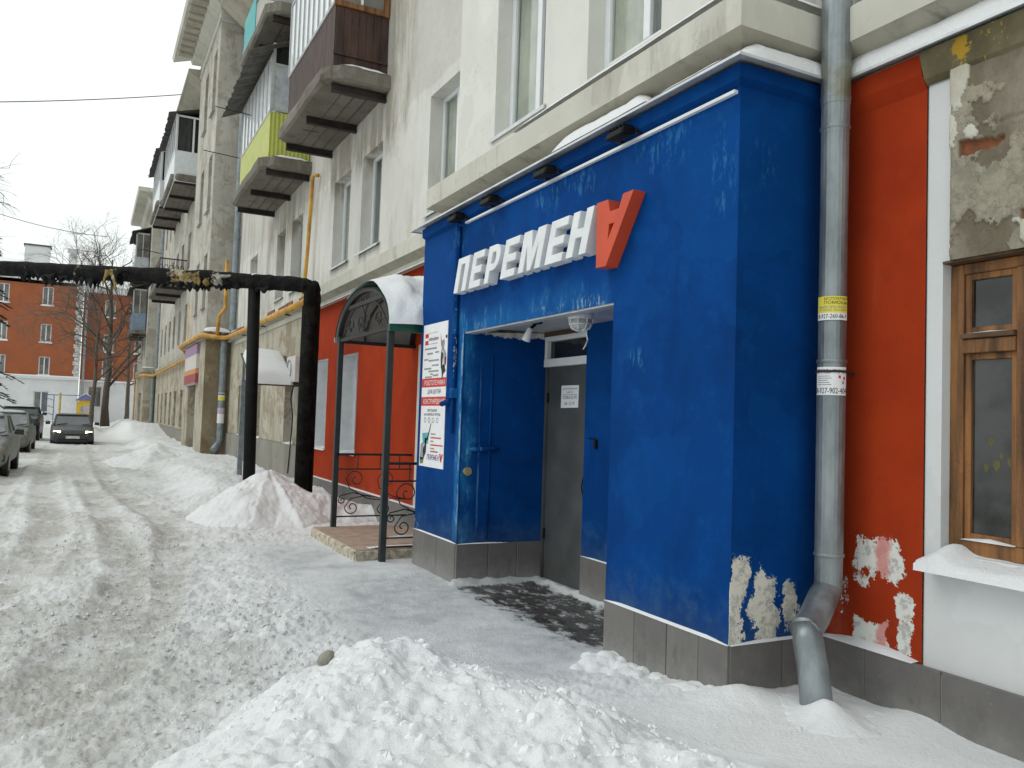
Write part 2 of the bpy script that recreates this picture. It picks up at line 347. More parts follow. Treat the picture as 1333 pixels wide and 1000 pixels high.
def m_stucco(name, a, b, grime, g_amt=.5, streak=(1, 1, .18), brown=0, stain=False):
    t = NT(name); x, y, z = t.xyz(); n = t.noise(.8, 6, .65); s = t.noise(2.6, 6, .72, stretch=streak, dist=.2)
    c = t.mix(t.mr(n, .3, .7), a, b); c = t.mix(t.mul(t.mr(s, .5, .8), g_amt), c, grime)
    f = t.noise(9, 7, .75); c = t.mix(t.mul(t.mr(f, .58, .72), .3 * g_amt + .06), c, grime)
    if brown:
        p = t.noise(1.1, 8, .72, dist=.5); c = t.mix(t.mul(t.mr(p, .5, .56), brown), c, (.21, .15, .09))
        c = t.mix(t.mul(t.mr(t.noise(1.9, 8, .75, off=(7, 3, 1)), .57, .60), brown * .8), c, (.33, .30, .26))
    crk = t.mul(t.mr(t.ma('ABSOLUTE', t.ma('SUBTRACT', t.noise(1.3, 7, .62, dist=.3), .5)), .0, .004, 1, 0), t.mr(t.noise(.6, 3), .5, .6)); c = t.mix(t.mul(crk, .6), c, grime)
    c = t.mix(t.mul(t.mr(t.noise(.55, 5, .6, off=(3, 9, 4)), .55, .56), .16), c, tuple(min(1, q * 1.25) for q in a)); c = t.mix(t.mul(t.mr(t.noise(.8, 5, .6, off=(7, 2, 8)), .60, .61), .18), c, grime)
    if stain:          # water stains under the balconies and along the cornice
        yn = t.addm(y, t.mul(t.ma('SUBTRACT', n, .5), 1.2)); zn = t.addm(z, t.mul(t.ma('SUBTRACT', t.noise(1.7, 5, .65, stretch=(1, 1, .4)), .5), 1.6))
        k = t.mul(t.mx(t.mul(t.band(yn, 12.0, 16.8, .25), t.band(zn, 6.0, 6.9, .3)), t.mul(t.band(yn, 17.4, 22.6, .3), t.band(zn, 5.9, 6.9, .3)), t.mul(t.band(yn, 11.6, 12.6, .25), t.band(zn, 6.2, 9.5, .3))), t.mr(s, .38, .58))
        c = t.mix(t.mul(k, .75), c, (.24, .195, .14)); c = t.mix(t.mul(t.mr(zn, 4.2, 5.2, 1, 0), t.mr(s, .45, .6), .4), c, (.36, .33, .27))
        c = t.mix(t.mul(t.mr(y, 16, 24), t.mr(s, .42, .68), .55), c, (.30, .265, .21)); c = t.mix(t.mul(t.mr(t.addm(z, t.mul(n, .3)), 6.50, 6.56), t.mr(f, .2, .6, .4, 1), .42), c, (.42, .395, .345))
    t.bump(t.addm(t.mul(t.noise(70, 3), .4), t.mul(f, .6)), .25, .012); return t.done(c, .88, 0, .15)
M_WALL = m_stucco('cream_stucco', (.65, .64, .60), (.57, .555, .515), (.34, .31, .26), .55, stain=True)
M_WALLB = m_stucco('white_stucco', (.69, .68, .635), (.63, .62, .57), (.43, .41, .36), .32)
M_WALLF = m_stucco('dirty_far_stucco', (.52, .50, .45), (.44, .42, .37), (.22, .185, .14), .85, brown=.38)
M_CORN = m_stucco('stained_cornice', (.58, .565, .50), (.49, .475, .41), (.20, .185, .145), .75, streak=(1, 1, .16))
M_CORNLOW = m_stucco('grimy_darkened_cornice', (.34, .32, .26), (.44, .415, .34), (.13, .115, .085), .9, streak=(1, 1, .5))  # grime, with the underside's dark band also painted into the base tone
M_BEIGE = m_stucco('old_beige_plaster', (.50, .465, .375), (.39, .36, .285), (.18, .15, .11), .8, brown=.55)
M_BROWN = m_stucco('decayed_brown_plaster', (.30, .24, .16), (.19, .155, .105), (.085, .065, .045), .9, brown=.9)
M_WHITEW = m_stucco('white_wall_paint', (.66, .67, .675), (.60, .61, .61), (.47, .46, .44), .4)
M_REVEAL = simple('white_reveal_paint', (.78, .80, .83), .7, var=.08)
def m_tile(name, c0):
    t = NT(name); x, y, z = t.xyz(); n = t.noise(7, 6, .65); c = t.mix(t.mr(n, .3, .7), tuple(q * .88 for q in c0), c0)
    c = t.mix(t.mul(t.mr(t.addm(z, t.mul(t.noise(9, 6, .7), -.35)), -.2, .12, 1, 0), .55), c, (.34, .335, .32)); c = t.mix(t.mul(t.mr(t.noise(5, 6, .75, stretch=(1, 1, .3)), .56, .7), .5), c, (.095, .082, .07))
    c = t.mix(t.mul(t.mr(t.noise(38, 4, .7), .63, .70), .4), c, (.33, .32, .30)); t.bump(t.noise(30, 4), .12, .004); return t.done(c, .55, 0, .3)
M_TILE = m_tile('grey_plinth_tile', (.155, .146, .140)); M_TILE2 = m_tile('grey_plinth_tile_paler', (.178, .168, .160))
M_GROUT = simple('pale_grout', (.34, .31, .26), .9)
M_GALV = NT('galvanised_steel')
def m_galv():
    t = NT('galvanised_steel'); n = t.noise(7, 6, .65, stretch=(1, 1, .35)); c = t.mix(t.mr(n, .3, .7), (.19, .215, .225), (.34, .37, .385))
    x, y, z = t.xyz(); c = t.mix(t.mul(t.mx(t.mul(t.band(z, 3.62, 3.92, .04), t.mr(t.noise(4, 5, .65), .42, .6)), t.mr(t.noise(3.2, 6, .7), .66, .72)), .75), c, (.20, .18, .085)); c = t.mix(t.mr(t.noise(6, 5, .7, off=(3, 1, 2)), .70, .73), c, (.36, .15, .05))
    t.bump(t.noise(5, 3), .15, .02); return t.done(c, t.mr(n, .3, .7, .36, .6), .65)
bpy.data.materials.remove(M_GALV.m); M_GALV = m_galv()
M_GREYP = simple('grey_painted_metal', (.24, .28, .30), .5, .3, var=.3)
M_FLASH = simple('pale_metal_flashing', (.62, .64, .65), .45, .4, var=.15)
M_WHITE = simple('white_plastic', (.80, .82, .84), .4, var=.06)
M_LETTER = simple('white_foam_lettering', (.74, .76, .77), .6, var=.08, bump=.1)
M_LETRED = simple('red_foam_lettering', (.56, .062, .018), .55, var=.1)
M_DOOR = simple('grey_steel_door', (.086, .090, .090), .45, .1, var=.25, scale=3, spec=.5)
M_BLACK = simple('black_paint', (.008, .0085, .009), .6, 0, var=.4, spec=.15)
M_IRON = simple('wrought_iron', (.016, .017, .018), .5, .2, var=.3)
M_POST = simple('dark_green_black_post', (.022, .030, .030), .45, .1, var=.3)
M_GREEN = simple('green_canopy_sheet', (.012, .085, .055), .35, var=.2)
M_UNDER = simple('grey_canopy_lining', (.25, .25, .24), .6, var=.15)
M_YEL = simple('yellow_gas_pipe', (.62, .33, .045), .5, var=.35, scale=3)
M_WOOD = simple('weathered_orange_wood', (.23, .098, .028), .6, var=.75, scale=11, bump=.5, streak=(1, 1, .10))
M_DKWOOD = simple('brown_board', (.10, .055, .025), .7, var=.4, scale=8)
M_RUST = simple('rusty_brown_planks', (.058, .026, .018), .65, var=.6, scale=7, streak=(1, 1, .25))
M_STEEL = simple('rusty_beam', (.030, .020, .016), .75, var=.5, scale=6)
M_CONC = m_stucco('crumbling_concrete', (.21, .195, .165), (.145, .13, .105), (.06, .05, .04), .85, streak=(1, 1, 1))
M_LIME = simple('lime_yellow_sheet', (.46, .49, .10), .5, var=.12)
M_SLATE = simple('dark_corrugated_slate', (.10, .095, .085), .8, var=.4)
M_TEAL = simple('teal_sheet', (.03, .36, .36), .5, var=.15)
M_PANEL = simple('grey_balcony_panel', (.42, .45, .48), .6, var=.25)
M_WPANEL = simple('white_balcony_panel', (.70, .73, .75), .5, var=.08)
M_BLUEP = simple('blue_grey_balcony_panel', (.20, .27, .36), .55, var=.15)
M_PVC = simple('white_window_frame', (.74, .76, .78), .4, var=.05)
M_GREYF = simple('grey_window_frame', (.42, .43, .42), .6, var=.15)
def m_glass(name, c, rough=.04, var=.5, sc=1.2):
    t = NT(name); n = t.noise(sc, 4, .6); base = t.mix(t.mr(n, .35, .65), tuple(q * (1 - var) for q in c), c)
    t.bump(t.noise(1.5, 1), .03, .05); return t.done(base, rough, 0, .6)
M_GLASS = m_glass('curtained_glass', (.20, .195, .18)); M_GLASSD = m_glass('dark_glass', (.028, .030, .032)); M_GLASSW = m_glass('sky_white_glass', (.80, .83, .86), .12, .1)  # white balcony panes: the sky's reflection is put into their base colour
def m_clear():
    t = NT('clear_glass'); tr = t.n('ShaderNodeBsdfTransparent'); gl = t.n('ShaderNodeBsdfGlossy'); gl.inputs['Roughness'].default_value = .03; gl.inputs['Color'].default_value = (.9, .95, .95, 1)
    lw = t.n('ShaderNodeLayerWeight'); lw.inputs['Blend'].default_value = .5; fr = t.n('ShaderNodeMath'); fr.operation = 'MULTIPLY_ADD'; p5 = t.ma('POWER', lw.outputs['Facing'], 4.0); t.l(p5, fr.inputs[0]); fr.inputs[1].default_value = .9; fr.inputs[2].default_value = .05; mx_ = t.n('ShaderNodeMixShader'); tr.inputs['Color'].default_value = (.88, .9, .88, 1)
    t.l(fr.outputs[0], mx_.inputs[0]); t.l(tr.outputs[0], mx_.inputs[1]); t.l(gl.outputs[0], mx_.inputs[2]); t.l(mx_.outputs[0], t.out.inputs[0]); t.t.nodes.remove(t.b); return t.m
M_CLEAR = m_clear(); M_CURT = simple('grey_curtain', (.66, .64, .58), .9, var=.2, scale=3); M_CURT2 = simple('lace_curtain', (.74, .74, .72), .9, var=.12, scale=5)
def curtain(x, y0, y1, z0, z1, parent, mat, seed=0):
    rs_ = random.Random(seed); n = max(10, int((y1 - y0) / .02)); m = MB(); ph = rs_.uniform(0, 6)
    for i in range(n + 1):
        yy = y0 + (y1 - y0) * i / n; d = .02 * math.sin(ph + 55 * yy) + .012 * math.sin(ph * 2 + 23 * yy); m.v += [(x + d, yy, z0), (x + d * .7, yy, z1)]
    for i in range(n): m.f.append((2 * i, 2 * i + 2, 2 * i + 3, 2 * i + 1))
    return m.build('curtain', mat, parent, smooth=True)
M_GLASSR = m_glass('room_glass', (.045, .047, .045), .03, .8, 3.0)
M_BRICKRED = m_stucco('red_house_plaster', (.34, .112, .050), (.29, .094, .045), (.21, .085, .05), .4)
M_STEPT = simple('pinkish_step_tile', (.40, .30, .235), .6, var=.2, scale=8)
M_STEPE = simple('chipped_step_edge', (.52, .46, .36), .8, var=.5, scale=14, bump=.4)
M_PAPER = simple('white_paper', (.80, .80, .82), .7, var=.05)
M_INK = simple('black_ink', (.02, .02, .022), .7); M_INKB = simple('blue_ink', (.02, .025, .16), .7); M_INKG = simple('grey_ink', (.30, .30, .31), .7)
M_INKR = simple('red_ink', (.58, .03, .022), .6, var=.1); M_INKW = simple('white_ink', (.82, .82, .82), .6, var=.03); M_INKT = simple('teal_ink', (.12, .42, .45), .7); M_INKY = simple('yellow_ink', (.75, .66, .08), .6, var=.06)
M_BARK = simple('grey_bark', (.12, .10, .08), .9, var=.4, scale=10); M_TWIG = simple('bare_twigs', (.15, .125, .105), .9, var=.3)
M_NEEDLE = simple('spruce_needles', (.018, .030, .020), .8, var=.5)

# ------------------------------------------------------------------ the ground: one sheet of trodden snow to the horizon
TR = [spline([(.15, 38), (.35, 26), (.54, 18), (1.02, 13), (.99, 10.7), (.55, 7.3), (.2, 5.7), (-.25, 4.9), (-1.2, 3.9), (-2.5, 3)]),
      spline([(-1.2, 38), (-.95, 26), (-.62, 17), (-.38, 12.5), (-.5, 9.5), (-.95, 7), (-1.8, 5.2), (-3.2, 3.9)]),
      spline([(.0, 20), (.30, 14), (.42, 10.5), (.36, 8.2), (-.05, 5.9), (-.5, 5.0), (-1.6, 4.1)]),
      spline([(-1.6, 26), (-1.35, 16), (-1.2, 11), (-1.5, 8), (-2.4, 6)])]
def ground_fields(x, y):
    path = sst(x, 1.45, 2.15 + .25 * (fbm(x * .7, y * .7, 3, 40) - .5)) * sst(y, 4.2, 4.8) * (1 - sst(y, 9.5, 11.5))
    path = np.maximum(path, sst(x, 2.9, 3.2) * (1 - sst(y, 8, 9)) * sst(y, 4.5, 5))
    rough = 1 - .88 * path
    near = sst(-y, -4.6, -3.3) * sst(x, 1.8, 2.6)                   # smooth drift at the right
    rough = rough * (1 - .85 * near)
    far = sst(np.hypot(x, y), 25, 60)
    h = (fbm(x * .55, y * .55, 3, 1) - .5) * .07
    ch = fbm(x * 7, y * 7, 4, 2, .6); ch2 = fbm(x * 2.3, y * 2.3, 4, 3)
    h = h * (.25 + .75 * rough) + rough * (1 - .5 * far) * ((ch - .45) * .045 + (ch2 - .5) * .045 + (fbm(x * 19, y * 19, 3, 92, .6) - .5) * .035)
    cl = lumps(x, y, .11, 3) * sst(ch2, .46, .62); cl2 = lumps(x, y, .055, 8) * sst(fbm(x * 1.6, y * 1.6, 3, 77), .45, .62)
    h = h + rough * (cl * .022 + cl2 * .020 + lumps(x, y, .03, 93) * .011)
    dirt = .20 + .55 * sst(fbm(x * .6, y * .3, 5, 21, .6), .45, .64)
    for i, t in enumerate(TR):
        d, s = dist_poly(x, y, t); d = d + (fbm(x * 3, y * 3, 2, 60 + i) - .5) * .06
        w = .17 if i != 1 else .2
        k = (1 - sst(d, w * .35, w * 1.6)) * (.6 + .4 * sst(fbm(x * .8, y * .8, 3, 95 + i), .35, .6))
        h = h * (1 - .6 * k) - .034 * k + .018 * np.exp(-((d - w * 1.5) / .08) ** 2) * (.3 + ch)
        brk = sst(fbm(x * 1.3, y * 1.3, 3, 90 + i), .40, .55)
        h = h + k * brk * .020 * np.where(np.mod(s / .105 + d * 1.2, 1) < .38, 1, -.3) * (1 - far)
        dirt = np.maximum(dirt, 1.0 * (1 - sst(d, .12, .42)) * (.55 + .45 * brk))
    dirt = dirt * (1 - .75 * path) * (1 - near)
    lane = np.exp(-((x + .25) / 1.5) ** 2) * sst(y, 14, 24); dirt = np.maximum(dirt, .75 * lane)
    # drifts against the house
    h = h + near * (.09 + .05 * fbm(x * 1.2, y * 1.2, 3, 5))
    wall = sst(x, 3.45, 4.1) * (1 - sst(y, 3.35, 3.6)); h = h - wall * .02 + .05 * wall * np.exp(-((y - 2.9) / .2) ** 2)
    pier = np.exp(-((x - 3.3) / .22) ** 2) * sst(-y, -4.85, -3.7) * (y > 3.0); h = h + pier * (.0 + .03 * fbm(x * 4, y * 4, 3, 6)) + .06 * np.exp(-((x - 3.3) / .2) ** 2 - ((y - 3.52) / .16) ** 2)
    bank = sst(x + .5 * (fbm(x * .5, y * .35, 3, 8) - .5), 1.35, 2.3) * sst(y, 13.2, 15.5); h = h + bank * (.30 + .22 * (fbm(x * .9, y * .6, 4, 9) - .5)) * (1 - .35 * sst(x, 2.6, 3.6))
    dirt = dirt * (1 - .8 * bank)
    fb = sst(x, .7, 2.2) * sst(y, 44, 52) * (1 - sst(y, 66, 72)); h = h + fb * (.45 + .5 * (fbm(x * .6, y * .25, 3, 12) - .4))
    lft = sst(-x, 1.0, 2.6) * sst(y, 6, 12); h = h + lft * .05
    court = sst(y, 50, 58) * (1 - sst(x, .2, 1)); h = h + court * .25; dirt = dirt * (1 - .8 * court)
    # recess of the blue entrance: swept almost bare
    rec = sst(x, 2.98, 3.45) * sst(y, 4.7, 5.2) * (1 - sst(y, 7.25, 7.46))
    h = h * (1 - .9 * sst(x, 3.1, 3.35) * (y > 4.8) * (y < 7.5)) + .015
    edge = np.maximum(np.exp(-((y - 7.44) / .06) ** 2) * (x > 3.25), np.exp(-((x - 4.17) / .07) ** 2) * (y > 5.9)) * (y > 4.8) * (y < 7.6) * (x < 4.4)
    h = h + edge * (.03 + .05 * fbm(x * 9, y * 9, 3, 31)); rec = rec * (1 - .9 * edge)
    ls = path * (.5 + .5 * sst(fbm(x * 1.1, y * 1.1, 4, 50), .35, .6))
    h = h + path * (fbm(x * 5, y * 5, 3, 51) - .5) * .018
    return h, np.clip(dirt, 0, 1), np.clip(ls, 0, 1), np.clip(rec, 0, 1)
def h_at(x, y): return float(ground_fields(np.array([float(x)]), np.array([float(y)]))[0][0])
def np_mesh(name, V, nu, nv, mat, attrs=None, wrap=False):
    i = np.arange(nu - 1)[:, None] * nv + np.arange(nv - 1)[None, :]
    F = np.stack([i, i + nv, i + nv + 1, i + 1], -1).reshape(-1, 4)
    if wrap:
        a = np.arange(nu - 1) * nv + nv - 1; b = np.arange(nu - 1) * nv; F = np.vstack([F, np.stack([a, a + nv, b + nv, b], -1)])
    me = bpy.data.meshes.new(name); me.vertices.add(len(V)); me.vertices.foreach_set('co', V.astype(np.float32).ravel())
    me.loops.add(F.size); me.loops.foreach_set('vertex_index', F.astype(np.int32).ravel()); me.polygons.add(len(F))
    me.polygons.foreach_set('loop_start', np.arange(0, F.size, 4, dtype=np.int32)); me.polygons.foreach_set('loop_total', np.full(len(F), 4, np.int32))
    me.polygons.foreach_set('use_smooth', np.ones(len(F), bool)); me.update(calc_edges=True); me.validate()
    for k, v in (attrs or {}).items():
        a = me.attributes.new(k, 'FLOAT', 'POINT'); a.data.foreach_set('value', v.astype(np.float32).ravel())
    me.materials.append(mat); o = bpy.data.objects.new(name, me); col.objects.link(o); return o
def build_ground():
    # rings about the middle of the yard's near end, dense where detail shows
    r = np.concatenate([[.05, .5, 1.0, 1.5, 2.0], np.exp(np.arange(math.log(2.3), math.log(45), .0058)), np.exp(np.linspace(math.log(45.5), math.log(900), 60))])
    az = np.concatenate([np.linspace(-8, 66, 700, endpoint=False), np.linspace(66, 352, 150, endpoint=False)])
    rr, aa = np.meshgrid(r, np.radians(az), indexing='ij'); x = rr * np.sin(aa); y = rr * np.cos(aa)
    h, d, ic, b = ground_fields(x.ravel(), y.ravel())
    V = np.stack([x.ravel(), y.ravel(), h], -1)
    o = np_mesh('snowy_ground', V, len(r), len(az), M_GROUND, dict(dirt=d, ice=ic, bare=b), wrap=True)
    o['kind'] = 'structure'
build_ground()

def heap(name, x0, x1, y0, y1, step, fn, mat, label, cat='snow pile'):
    xs = np.arange(x0, x1, step); ys = np.arange(y0, y1, step); X, Y = np.meshgrid(xs, ys, indexing='ij')
    x = X.ravel(); y = Y.ravel(); g = ground_fields(x, y)[0]; hb = fn(x, y); hb = hb + .014 * np.tanh(hb / .006)
    z = np.where(hb > 0, g * np.exp(-np.maximum(hb, 0) * 6) + hb, g + hb * 1.5)
    o = np_mesh(name, np.stack([x, y, z], -1), len(xs), len(ys), mat); tag(o, label, cat); return o
def ridge(x, y, pts, near_slope, far_slope, over=None):
    """height field of a ridge line pts=(x,y,h); the two sides fall at different slopes"""
    best = np.full_like(x, -9.)
    for (ax, ay, ah), (bx, by, bh) in zip(pts, pts[1:]):
        dx, dy = bx - ax, by - ay; L2 = dx * dx + dy * dy; t = np.clip(((x - ax) * dx + (y - ay) * dy) / L2, 0, 1)
        px, py = x - ax - t * dx, y - ay - t * dy; d = np.hypot(px, py); side = ((px * dy - py * dx) > 0) if over is None else ~over
        sl = np.where(side, near_slope, far_slope); hh = ah + (bh - ah) * t
        best = np.maximum(best, hh - np.sqrt(d * d + .01) * sl + .1 * sl)
    return best
def bank_h(x, y):
    ov = y > np.interp(x, [1.12, 1.58, 1.95, 2.2, 2.7, 3.4, 4.0], [4.75, 4.38, 3.4, 2.8, 2.3, 1.9, 1.7])
    b = ridge(x, y, [(1.12, 4.75, .10), (1.3, 4.45, .29), (1.58, 4.38, .37), (1.82, 4.0, .34), (1.95, 3.4, .30), (2.2, 2.8, .25), (2.7, 2.3, .22), (3.4, 1.9, .21), (4.0, 1.7, .20)], .12, .50, over=ov)
    sd_ = ((x - 1.15) * 1.0 - (y - 4.95) * 1.15) / 1.52 + .3 * (fbm(x * 1.5, y * 1.5, 3, 13) - .5)      # the bank ends along a line towards the viewer
    b = (b + .02) * sst(sd_, -.1, .75) - .02 - .10 * (1 - sst(sd_, -.25, .1))
    wx_ = x + .07 * (fbm(x * 8, y * 8, 4, 34) - .5); wy_ = y + .07 * (fbm(x * 8 + 5, y * 8, 4, 35) - .5)
    n = fbm(x * 1.4, y * 1.4, 4, 14); b = b + (n - .5) * .17 * sst(b, -.02, .1)
    act = sst(b, .0, .15); smooth = sst(x, 2.1, 2.7)
    patch = sst(fbm(x * 1.1 + 3, y * 1.1, 3, 15), .46, .60)
    slabs = np.where(lumps(wx_, wy_, .30, 4) > .42, 1, 0) * (lumps(wx_, wy_, .30, 4) - .42) * .10
    c = slabs * patch + np.minimum(lumps(wx_, wy_, .115, 6), .42) * .075 * patch * sst(fbm(x * 3, y * 3, 2, 37), .4, .6)
    c = c + lumps(wx_, wy_, .05, 12) * .030 * sst(fbm(x * 2.4, y * 2.4, 3, 36), .42, .60) + lumps(x, y, .024, 38) * .010 * patch
    rg = 1 - np.abs(2 * fbm(x * 5, y * 5, 5, 17, .6) - 1); c = c + (rg - .75) * .07 + (fbm(x * 24, y * 24, 3, 39, .6) - .5) * .03
    return b + act * c * (1 - .85 * smooth)
heap('snow_bank', -.3, 4.05, .9, 5.5, .0155, bank_h, M_BANK, 'big lumpy bank of shovelled white snow in the bottom foreground', 'snow bank')
def pile_h(x, y):
    b = ridge(x, y, [(2.1, 12.85, .12), (2.32, 12.9, .48), (2.52, 12.95, .77), (2.78, 12.85, .60), (3.1, 12.7, .40), (3.6, 12.6, .30), (4.0, 12.5, .24)], .72, .75)
    b = b + (fbm(x * 1.6, y * 1.6, 4, 18) - .5) * .16; act = sst(b, .02, .15)
    return b + act * (lumps(x, y, .17, 19) * .05 * sst(fbm(x * 2, y * 2, 3, 22), .5, .65) + lumps(x, y, .06, 20) * .025 * sst(fbm(x * 3, y * 3, 2, 45), .4, .6) + (fbm(x * 9, y * 9, 5, 23, .65) - .5) * .06)
heap('snow_pile', .9, 4.06, 11.0, 14.6, .02, pile_h, M_PILE, 'tall cone of dirty piled snow at the foot of the black pipe posts')
def hump_h(x, y):
    b = ridge(x, y, [(1.35, 24, .1), (1.75, 25.4, .42), (1.9, 27, .5), (2.1, 29.5, .36), (2.3, 32, .2)], .5, .4)
    return b + (fbm(x * 1.5, y * 1.2, 4, 24) - .5) * .2 + sst(b, .02, .2) * (lumps(x, y, .25, 25) * .07 + (fbm(x * 8, y * 8, 3, 26) - .5) * .05)
heap('snow_pile', .4, 3.3, 22.5, 33.5, .045, hump_h, M_PILE, 'low grey snow hump beside the stairwell bay with the striped sign')
def pier_h(x, y):
    b = ridge(x, y, [(3.14, 4.80, .02), (3.18, 4.62, .07), (3.2, 4.45, .05), (3.22, 4.1, .0), (3.24, 3.8, .03)], .5, .3); return b - .03 + lumps(x, y, .09, 28) * .05 + (fbm(x * 9, y * 9, 3, 29) - .5) * .05
heap('snow_pile', 2.75, 3.298, 3.6, 5.0, .014, pier_h, M_SNOW, 'small ridge of white snow along the foot of the blue pier', 'snow pile')

def clod_mesh(seed, n=3):
    bm = bmesh.new(); bmesh.ops.create_icosphere(bm, subdivisions=2, radius=1); rs = random.Random(seed)
    ax = [Vector((rs.gauss(0, 1), rs.gauss(0, 1), rs.gauss(0, 1))).normalized() for _ in range(9)]
    for v in bm.verts:
        k = 1
        for a in ax: k = min(k, .78 / max(.2, v.co.normalized().dot(a)) if v.co.dot(a) > .55 else k)
        v.co *= k * rs.uniform(.93, 1.05); v.co.z *= .75
    me = bpy.data.meshes.new('snow_clod'); bm.to_mesh(me); bm.free(); return me
bank_o = bpy.data.objects['snow_bank']
clods = [clod_mesh(s) for s in range(6)]
M_CLOD = simple('snow_lump', (.80, .815, .83), .85, var=.05)
for c in clods: c.materials.append(M_CLOD)
k = 0; rs = random.Random(5)
while k < 90:
    x, y = rs.uniform(.6, 2.4), rs.uniform(2.7, 4.8); b = float(bank_h(np.array([x]), np.array([y]))[0])
    if b < .1: continue
    s = rs.choice([.010, .012, .014, .018, .022, .028, .04]) * rs.uniform(.8, 1.15)
    o = bpy.data.objects.new('snow_clod', clods[k % 6]); col.objects.link(o); o.parent = bank_o; o.location = (x, y, b + s * .25); o.scale = (s, s, s); o.rotation_euler = (rs.uniform(0, 6), rs.uniform(0, 6), rs.uniform(0, 6)); k += 1
def crumbs(n, pick, smin, smax, mat, seed):
    r_ = np.random.default_rng(seed); base = np.array([(1, 0, 0), (-1, 0, 0), (0, 1, 0), (0, -1, 0), (0, 0, 1), (0, 0, -1)], float)
    fc = np.array([(0, 2, 4), (2, 1, 4), (1, 3, 4), (3, 0, 4), (2, 0, 5), (1, 2, 5), (3, 1, 5), (0, 3, 5)]); V = []; F = []
    P = pick(n, r_)
    for i, p in enumerate(P):
        sz = smin + (smax - smin) * r_.random() ** 3; q = base * sz * r_.uniform(.6, 1.3, (6, 1)) * r_.uniform(.7, 1.2, (1, 3)); a = r_.uniform(0, 6.28); c_, s_ = math.cos(a), math.sin(a)
        q = q @ np.array([(c_, s_, 0), (-s_, c_, 0), (0, 0, 1)]); b = r_.uniform(-.6, .6); q = q @ np.array([(1, 0, 0), (0, math.cos(b), math.sin(b)), (0, -math.sin(b), math.cos(b))])
        V.append(q + np.array([p[0], p[1], p[2] + sz * .25])); F.append(fc + 6 * i)
    V = np.vstack(V); F = np.vstack(F); m = MB(); m.v = [tuple(q) for q in V]; m.f = [tuple(int(k) for k in f) for f in F]; return m.build('snow_crumbs', mat)
def pick_bank(n, r_):
    x = r_.uniform(.5, 2.6, n * 3); y = r_.uniform(2.4, 4.9, n * 3); b = bank_h(x, y); g = ground_fields(x, y)[0]; k = (b > .03) & (fbm(x * 2, y * 2, 3, 88) > .42); z = g * np.exp(-np.maximum(b, 0) * 6) + b
    return np.stack([x, y, z], -1)[k][:n]
def pick_road(n, r_):
    x = r_.uniform(-2.2, 2.2, n * 6); y = 4.2 + 9 * r_.random(n * 6) ** 1.6; h, d, i_, b_ = ground_fields(x, y); k = (r_.random(n * 6) < .15 + .8 * sst(fbm(x * 1.2, y * 1.2, 3, 89), .48, .6)) & (i_ < .3) & (bank_h(x, y) < 0)
    return np.stack([x, y, h], -1)[k][:n]
cb = crumbs(2600, pick_bank, .004, .026, M_CLOD, 3); cb.parent = bank_o; cb['kind'] = 'stuff'
cr_ = crumbs(4200, pick_road, .004, .024, simple('dirty_snow_crumb', (.66, .66, .655), .9, var=.25, scale=1.5), 4); tag(cr_, 'small crumbs of broken snow strewn over the road', 'snow crumbs', kind='stuff')
dc = clod_mesh(31); dc.materials.append(simple('dirty_ice', (.30, .285, .235), .7, var=.4, scale=20))
o = bpy.data.objects.new('ice_chunk', dc); col.objects.link(o); o.location = (1.235, 4.52, .29); o.scale = (.05, .04, .085); o.rotation_euler = (.5, .3, .5)
tag(o, 'dirty grey ice chunk sticking out of the foreground snow bank', 'ice chunk')

# ------------------------------------------------------------------ the long apartment house
XB, XM, XU = 3.30, 4.08, 3.50          # blue bay front, main wall, upper bay wall
YB0, YB1 = 3.58, 8.64
ZT, ZD = .41, 3.80                     # top of the tiled plinth, drip edge
house = thing('apartment_house', (4.1, 20, 0), 'long cream four-storey apartment house with blue and red painted ground floor', 'building')
# --- ground floor: blue bay
OP = (4.83, 7.46, -.3, 2.52)
mb = MB(); wall_x(mb, XB, YB0, YB1, ZT, ZD, [(OP[0], OP[1], ZT, OP[3])], .0)
mb.quad((XB, YB0, ZT), (XM, YB0, ZT), (XM, YB0, ZD), (XB, YB0, ZD)); mb.quad((XB, YB1, ZT), (XB, YB1, ZD), (XM, YB1, ZD), (XM, YB1, ZT))
XD = 4.15; YJ = 7.42
mb.quad((XB, OP[1], -.2), (XB, OP[1], OP[3]), (XD + .12, YJ, OP[3] + .06), (XD + .12, YJ, -.2))     # far jamb
mb.quad((XB, OP[0], -.2), (XD, OP[0], -.2), (XD, OP[0], OP[3] + .06), (XB, OP[0], OP[3]))           # near jamb
mb.quad((XD, OP[0], -.2), (XD, 6.5, -.2), (XD, 6.5, OP[3] + .06), (XD, OP[0], OP[3] + .06))         # back wall beside the door
mb.quad((XD, 6.5, -.2), (XD + .12, 6.5, -.2), (XD + .12, 6.5, OP[3] + .06), (XD, 6.5, OP[3] + .06))
mb.build('blue_wall', M_BLUE, house)
mb = MB().box(XB + .005, XD + .14, OP[0] - .05, OP[1] + .05, OP[3] + .064, OP[3] + .1); mb.box(XB + .012, XB + .12, OP[0] + .002, OP[1] - .004, OP[3] - .012, OP[3] + .05)
mb.box(XB + .14, XB + .17, OP[0] + .002, OP[1] - .01, OP[3] + .02, OP[3] + .058)
mb.build('soffit', M_FLASH, house)
mb = MB().box(XD + .05, XD + .09, 6.502, YJ - .01, 2.535, 2.58); mb.build('lintel_board', M_DKWOOD, house)
